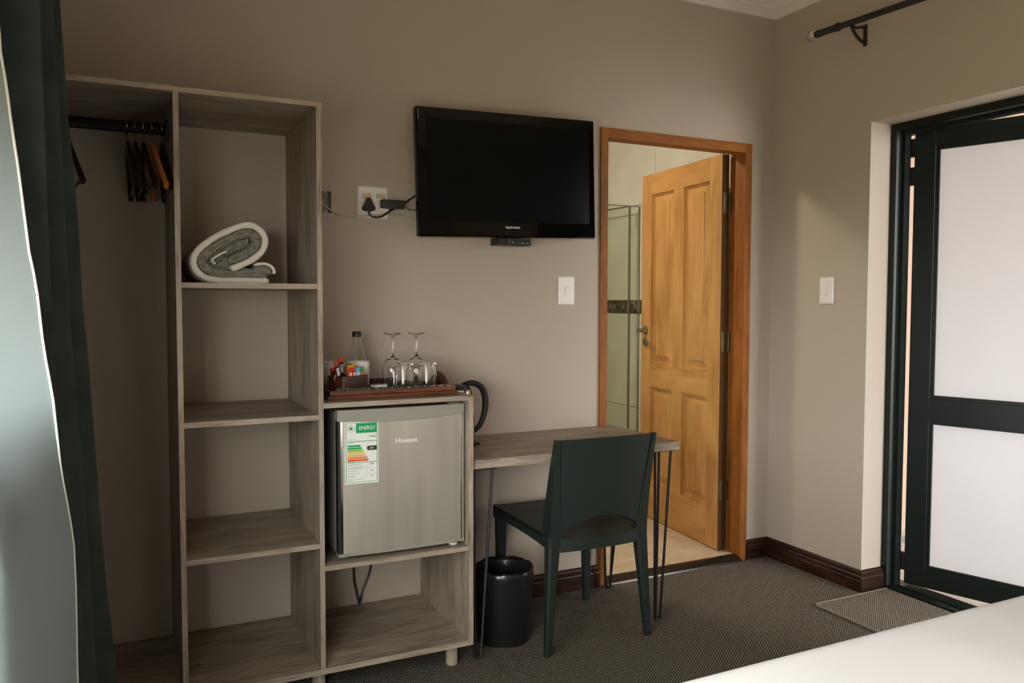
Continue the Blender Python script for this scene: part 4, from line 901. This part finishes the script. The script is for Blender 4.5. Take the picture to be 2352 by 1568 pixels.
# mugs
def mug(c, label):
    m = root('mug', c, label, 'mug', 'mugs on the tray')
    MB().lathe([(0, .0), (.034, .0), (.038, .004), (.040, .02), (.0405, .094), (.0395, .096), (.0375, .094), (.036, .02), (.030, .006), (0, .006)], c, 40).build('mug_body', M['ceramic'], m, smooth=True)
    MB().tube([(c[0] - .45 * (.038 + .028 * math.sin(math.pi * k / 12)), c[1] + .89 * (.038 + .028 * math.sin(math.pi * k / 12)), c[2] + .074 - .050 * k / 12) for k in range(13)], .005, 8).build('mug_handle', M['ceramic'], m, smooth=True)
    return m
mug((-2.205, -.258, ZM), 'white mug standing right behind the sachet box')
mug((-2.300, -.225, ZM), 'white mug beside the shelf panel at the left')
# bottle
bo = root('water_bottle', (-2.192, -.168, Z0 + .0172), 'clear plastic water bottle with black cap behind the mugs', 'bottle')
bcx = (-2.1875, -.1800, ZM)
bo.location = bcx; WM[bo] = Matrix.Translation(Vector(bcx))
outer = [(0, .0), (.026, .0), (.030, .006), (.030, .075), (.0295, .095), (.026, .115), (.0195, .145), (.0145, .165), (.0135, .185)]
MB().lathe(outer + [(r - .0011, z) for r, z in outer[::-1][:-1]] [:-1] + [(0, .0016)], bcx, 36).build('bottle_body', M['pet'], bo, smooth=True)
MB().lathe([(0, .180), (.0148, .180), (.0168, .181), (.0165, .1975), (.0150, .2005), (0, .2005)], bcx, 28).build('bottle_cap', M['black'], bo, smooth=True)
# glasses (upside down)
def wine(c, label):
    g = root('wine_glass', c, label, 'glass', 'upturned glasses on the tray')
    H = .195
    o = [(.031, 0), (.036, .03), (.0385, .055), (.036, .075), (.027, .094), (.013, .103), (.0055, .108), (.0042, .125), (.0042, .165), (.0065, .180), (.014, .186), (.0325, .1925), (.0335, .1945), (.031, .1955), (0, .1945)]
    i = [(0, .1005), (.010, .0995), (.0255, .091), (.0345, .074), (.0370, .055), (.0346, .03), (.0298, 0)]
    MB().lathe(i + o, c, 36).build('glass_bowl', M['glass'], g, smooth=True, angle=60); return g
wine((-2.068, -.232, ZM), 'upturned wine glass on the tray next to the bottle')
wine((-1.976, -.232, ZM), 'upturned wine glass on the tray nearer the kettle')
def tumbler(c, label):
    g = root('tumbler', c, label, 'glass', 'upturned glasses on the tray')
    o = [(.0345, 0), (.0350, .01), (.0315, .086), (.0300, .0905), (0, .0905)]
    i = [(0, .0830), (.0275, .0830), (.0300, .080), (.0328, .01), (.0328, 0)]
    MB().lathe(i + o, c, 36).build('glass_wall', M['glass'], g, smooth=True); return g
tumbler((-2.060, -.340, ZM), 'upturned clear tumbler on the tray nearer the sachet box')
tumbler((-1.972, -.342, ZM), 'upturned clear tumbler on the tray at the right')
ds = root('condiment_dish', (-2.140, -.298, ZM), 'small white dish with two dark hollows on the tray', 'dish', rot=(0, 0, R(-20)))
MB().box(-.030, .030, -.022, .022, 0, .014, .003).build('dish_body', M['ceramic'], ds, world=False)
for x in (-.013, .013): MB().lathe([(0, .0138), (.009, .0138), (.009, .0146), (0, .0146)], (x, 0, 0), 20).build('hollow', M['black'], ds, world=False)

# ------------------------------------------------------------------ door mat
mt = root('door_mat', (-.10, -.86, 0), 'grey-brown woven door mat in front of the outer door', 'mat')
mxa, mxb, mya, myb, mtz = -.322, .118, -1.16, -.626, .009
MB().box(mxa, mxb, mya, myb, .0005, mtz, .002, 1).build('mat_body', M['mat'], mt)
mz = .006
MB().tube([(mxa, mya, mz), (mxa, -.9, mz), (mxa, myb - .01, mz), (mxa + .01, myb, mz), (-.1, myb, mz), (mxb, myb, mz)], .0055, 8).build('binding', M['mat_edge'], mt, smooth=True)

# ------------------------------------------------------------------ bed
bd_ = root('bed', (-1.6, -2.9, 0), 'bed with smooth white bedding in the foreground', 'bed')
bx0, bx1, by0, by1, bz = -2.50, -.80, -4.0, -1.915, .600
MB().box(bx0 + .03, bx1 - .03, by0 + .02, by1 - .03, .12, .36, .01).build('bed_base', plain('bed_base_fabric', (.03, .028, .026), .9), bd_)
for x in (bx0 + .12, bx1 - .12):
    for y in (by0 + .12, by1 - .14): MB().lathe([(0, 0), (.025, 0), (.03, .12), (0, .12)], (x, y, 0), 16).build('leg', M['black'], bd_)
mb = MB(); nx, ny = 96, 104; rnd = random.Random(2); top = []
def bedz(x, y):
    d = min(x - bx0, bx1 - x, y - by0, by1 - y); r = .035
    z = bz - (r - math.sqrt(max(0, r * r - max(0, r - d) ** 2))) if d < r else bz
    wr = .0016 * math.sin(23 * (x + .6 * y) + 2 * math.sin(5 * y)) * math.exp(-((x + 1.15) ** 2 + (y + 2.25) ** 2) / .08)
    wr += .0022 * math.sin(9 * x + 4 * y) * math.sin(6 * y - 3 * x) * min(1, d / .15) + .003 * math.sin(3.1 * x + 1) * math.sin(2.3 * y)* min(1, d / .15)
    return z + wr
def gx_(k, n, a, b):
    t = k / n; e = .5 - .5 * math.cos(math.pi * t); t = .65 * t + .35 * e; return a + (b - a) * t
for j in range(ny + 1): top.append([mb.bm.verts.new((gx_(i, nx, bx0, bx1), gx_(j, ny, by0, by1), bedz(gx_(i, nx, bx0, bx1), gx_(j, ny, by0, by1)))) for i in range(nx + 1)])
for j in range(ny):
    for i in range(nx): mb.bm.faces.new((top[j][i], top[j][i + 1], top[j + 1][i + 1], top[j + 1][i]))
per = [top[0][i] for i in range(nx + 1)] + [top[j][nx] for j in range(1, ny + 1)] + [top[ny][i] for i in range(nx - 1, -1, -1)] + [top[j][0] for j in range(ny - 1, 0, -1)]
lo = []
for k, v in enumerate(per):
    o_ = .006 * math.sin(k * .33); lo.append(mb.bm.verts.new((v.co.x + (o_ if v.co.x in (bx0, bx1) else 0), v.co.y, .30)))
for k in range(len(per)): mb.bm.faces.new((per[k], per[(k + 1) % len(per)], lo[(k + 1) % len(lo)], lo[k]))
mb.build('bedspread', M['sheet'], bd_, smooth=True, angle=80)

# ------------------------------------------------------------------ green curtain beside the camera
cu = root('curtain', (-3.18, -1.1, .02), 'long dark green curtain with pale lining hanging at the left', 'curtain')
def tab(t, z):
    t = sorted(t)
    if z <= t[0][0]: a, b = t[0], t[1]
    elif z >= t[-1][0]: a, b = t[-2], t[-1]
    else:
        k = next(i for i in range(len(t) - 1) if t[i][0] <= z <= t[i + 1][0]); a, b = t[k], t[k + 1]
    return a[1] + (b[1] - a[1]) * (z - a[0]) / (b[0] - a[0])
C1 = [(2.5, -3.1), (1.901, -3.1121), (1.724, -3.1101), (1.501, -3.1082), (1.229, -3.1035), (1.122, -3.1012), (0.924, -3.0866), (0.643, -3.0645), (0.482, -3.0515), (0, -3.01)]
C2 = [(2.5, -3.1), (1.943, -3.0963), (1.717, -3.0873), (1.468, -3.082), (1.224, -3.0764), (0.995, -3.0643), (0.734, -3.0517), (0.428, -3.0423), (0, -3.015)]
C3 = [(2.5, -3.1), (1.984, -3.0878), (1.837, -3.0814), (1.685, -3.0742), (1.595, -3.0672), (1.46, -3.0603), (1.286, -3.0559), (1.182, -3.0481), (0.913, -3.0354), (0.634, -3.0216), (0.367, -2.9995), (0, -2.985)]
HM = [(2.5, -3.24), (1.823, -3.1728), (1.758, -3.1702), (1.701, -3.1626), (1.627, -3.156), (1.545, -3.1467), (1.462, -3.1394), (1.386, -3.1326), (1.327, -3.1225), (1.203, -3.113), (1.11, -3.0997), (0.958, -3.0889), (0.904, -3.0811), (0.822, -3.0708), (0.726, -3.0691), (0.533, -3.0702), (0, -3.05)]
def curtain_path(z):
    """centre line of the cloth from the far end to the leading hem (x, y)"""
    tr = -3.300
    return [(tr + .03, -.77), (tab(C3, z) - .03, -.83), (tr, -.89), (tab(C3, z), -.95), (tr + .05, -1.01), (tab(C2, z), -1.07), (tr + .06, -1.13), (tab(C1, z), -1.19), (tr, -1.245)]
def hemx(z): return tab(HM, z)
def spline(P, sub):
    out = []
    P = [Vector(p) for p in P]
    for i in range(len(P) - 1):
        p0, p1, p2, p3 = P[max(i - 1, 0)], P[i], P[i + 1], P[min(i + 2, len(P) - 1)]
        for k in range(sub):
            t = k / sub; out.append(.5 * ((2 * p1) + (p2 - p0) * t + (2 * p0 - 5 * p1 + 4 * p2 - p3) * t * t + (3 * p1 - p0 - 3 * p2 + p3) * t ** 3))
    out.append(P[-1]); return out
zs = [2.50 - (2.47) * k / 60 for k in range(61)]
def cloth(path_of, nm, mats, th, parent):
    mb = MB(); F_, B_ = [], []
    for z in zs:
        q = path_of(z); ra_, rb_ = [], []
        for i, p in enumerate(q):
            d = (q[min(i + 1, len(q) - 1)] - q[max(i - 1, 0)]).normalized(); n = Vector((-d.y, d.x))
            ra_.append(mb.bm.verts.new((p.x + n.x * th / 2, p.y + n.y * th / 2, z))); rb_.append(mb.bm.verts.new((p.x - n.x * th / 2, p.y - n.y * th / 2, z)))
        F_.append(ra_); B_.append(rb_)
    n = len(F_[0])
    for j in range(len(zs) - 1):
        for i in range(n - 1):
            a = mb.bm.faces.new((F_[j][i], F_[j][i + 1], F_[j + 1][i + 1], F_[j + 1][i])); a.material_index = 0
            b = mb.bm.faces.new((B_[j][i], B_[j + 1][i], B_[j + 1][i + 1], B_[j][i + 1])); b.material_index = 1
        for i in (0, n - 1):
            e = mb.bm.faces.new((F_[j][i], F_[j + 1][i], B_[j + 1][i], B_[j][i])); e.material_index = 2 if len(mats) > 2 else 0
    return mb.build(nm, mats, parent, smooth=True, angle=60)
# the cloth runs from far to near (towards -y): left of travel (n) is the room side
def full(z):
    P = [Vector(p) for p in curtain_path(z)]
    t = min(1, max(0, (1.13 - z) / .24)); t = t * t * (3 - 2 * t)      # the flap twists towards the room below the sill
    q = Vector((-3.290, -1.395)).lerp(Vector((-3.150, -1.75)), t)
    P += [Vector((-3.300, -1.34)).lerp(Vector((-3.27, -1.50)), t), q, (q + Vector((hemx(z), -1.30))) / 2 + Vector((-.012, .002 * math.sin(3 * z))), Vector((hemx(z), -1.30))]
    return spline(P, 7)
cc = cloth(full, 'curtain_cloth', [M['fabric'], M['lining'], M['hem']], .004, cu)
MB().tube([(hemx(z) + .001, -1.302, z) for z in zs], .0026, 8).build('hem', M['hem'], cc, smooth=True)
rod2 = root('curtain_rod', (-3.2, -2.5, 2.5), 'black metal curtain rod above the left window', 'curtain rod')
MB().tube([(-3.19, -.66, 2.515), (-3.19, -4.4, 2.515)], .0135, 14).build('rod', M['blackmetal'], rod2, smooth=True)
for y in (-.70, -2.6, -4.3): MB().tube([(XL, y, 2.515), (-3.19, y, 2.515)], .007, 8).build('bracket_arm', M['blackmetal'], rod2, smooth=True)

cu2 = root('curtain', (-.09, -2.1, .02), 'dark green curtain drawn aside beside the outer door', 'curtain')
def full2(z): return spline([Vector((-.09 + .055 * (-1) ** k, -1.54 - .06 * k)) for k in range(17)], 5)
zs = [rz(-2) - .012 - (2.43) * k / 12 for k in range(13)]
cloth(full2, 'curtain_cloth', [M['fabric'], M['fabric'], M['fabric']], .004, cu2)
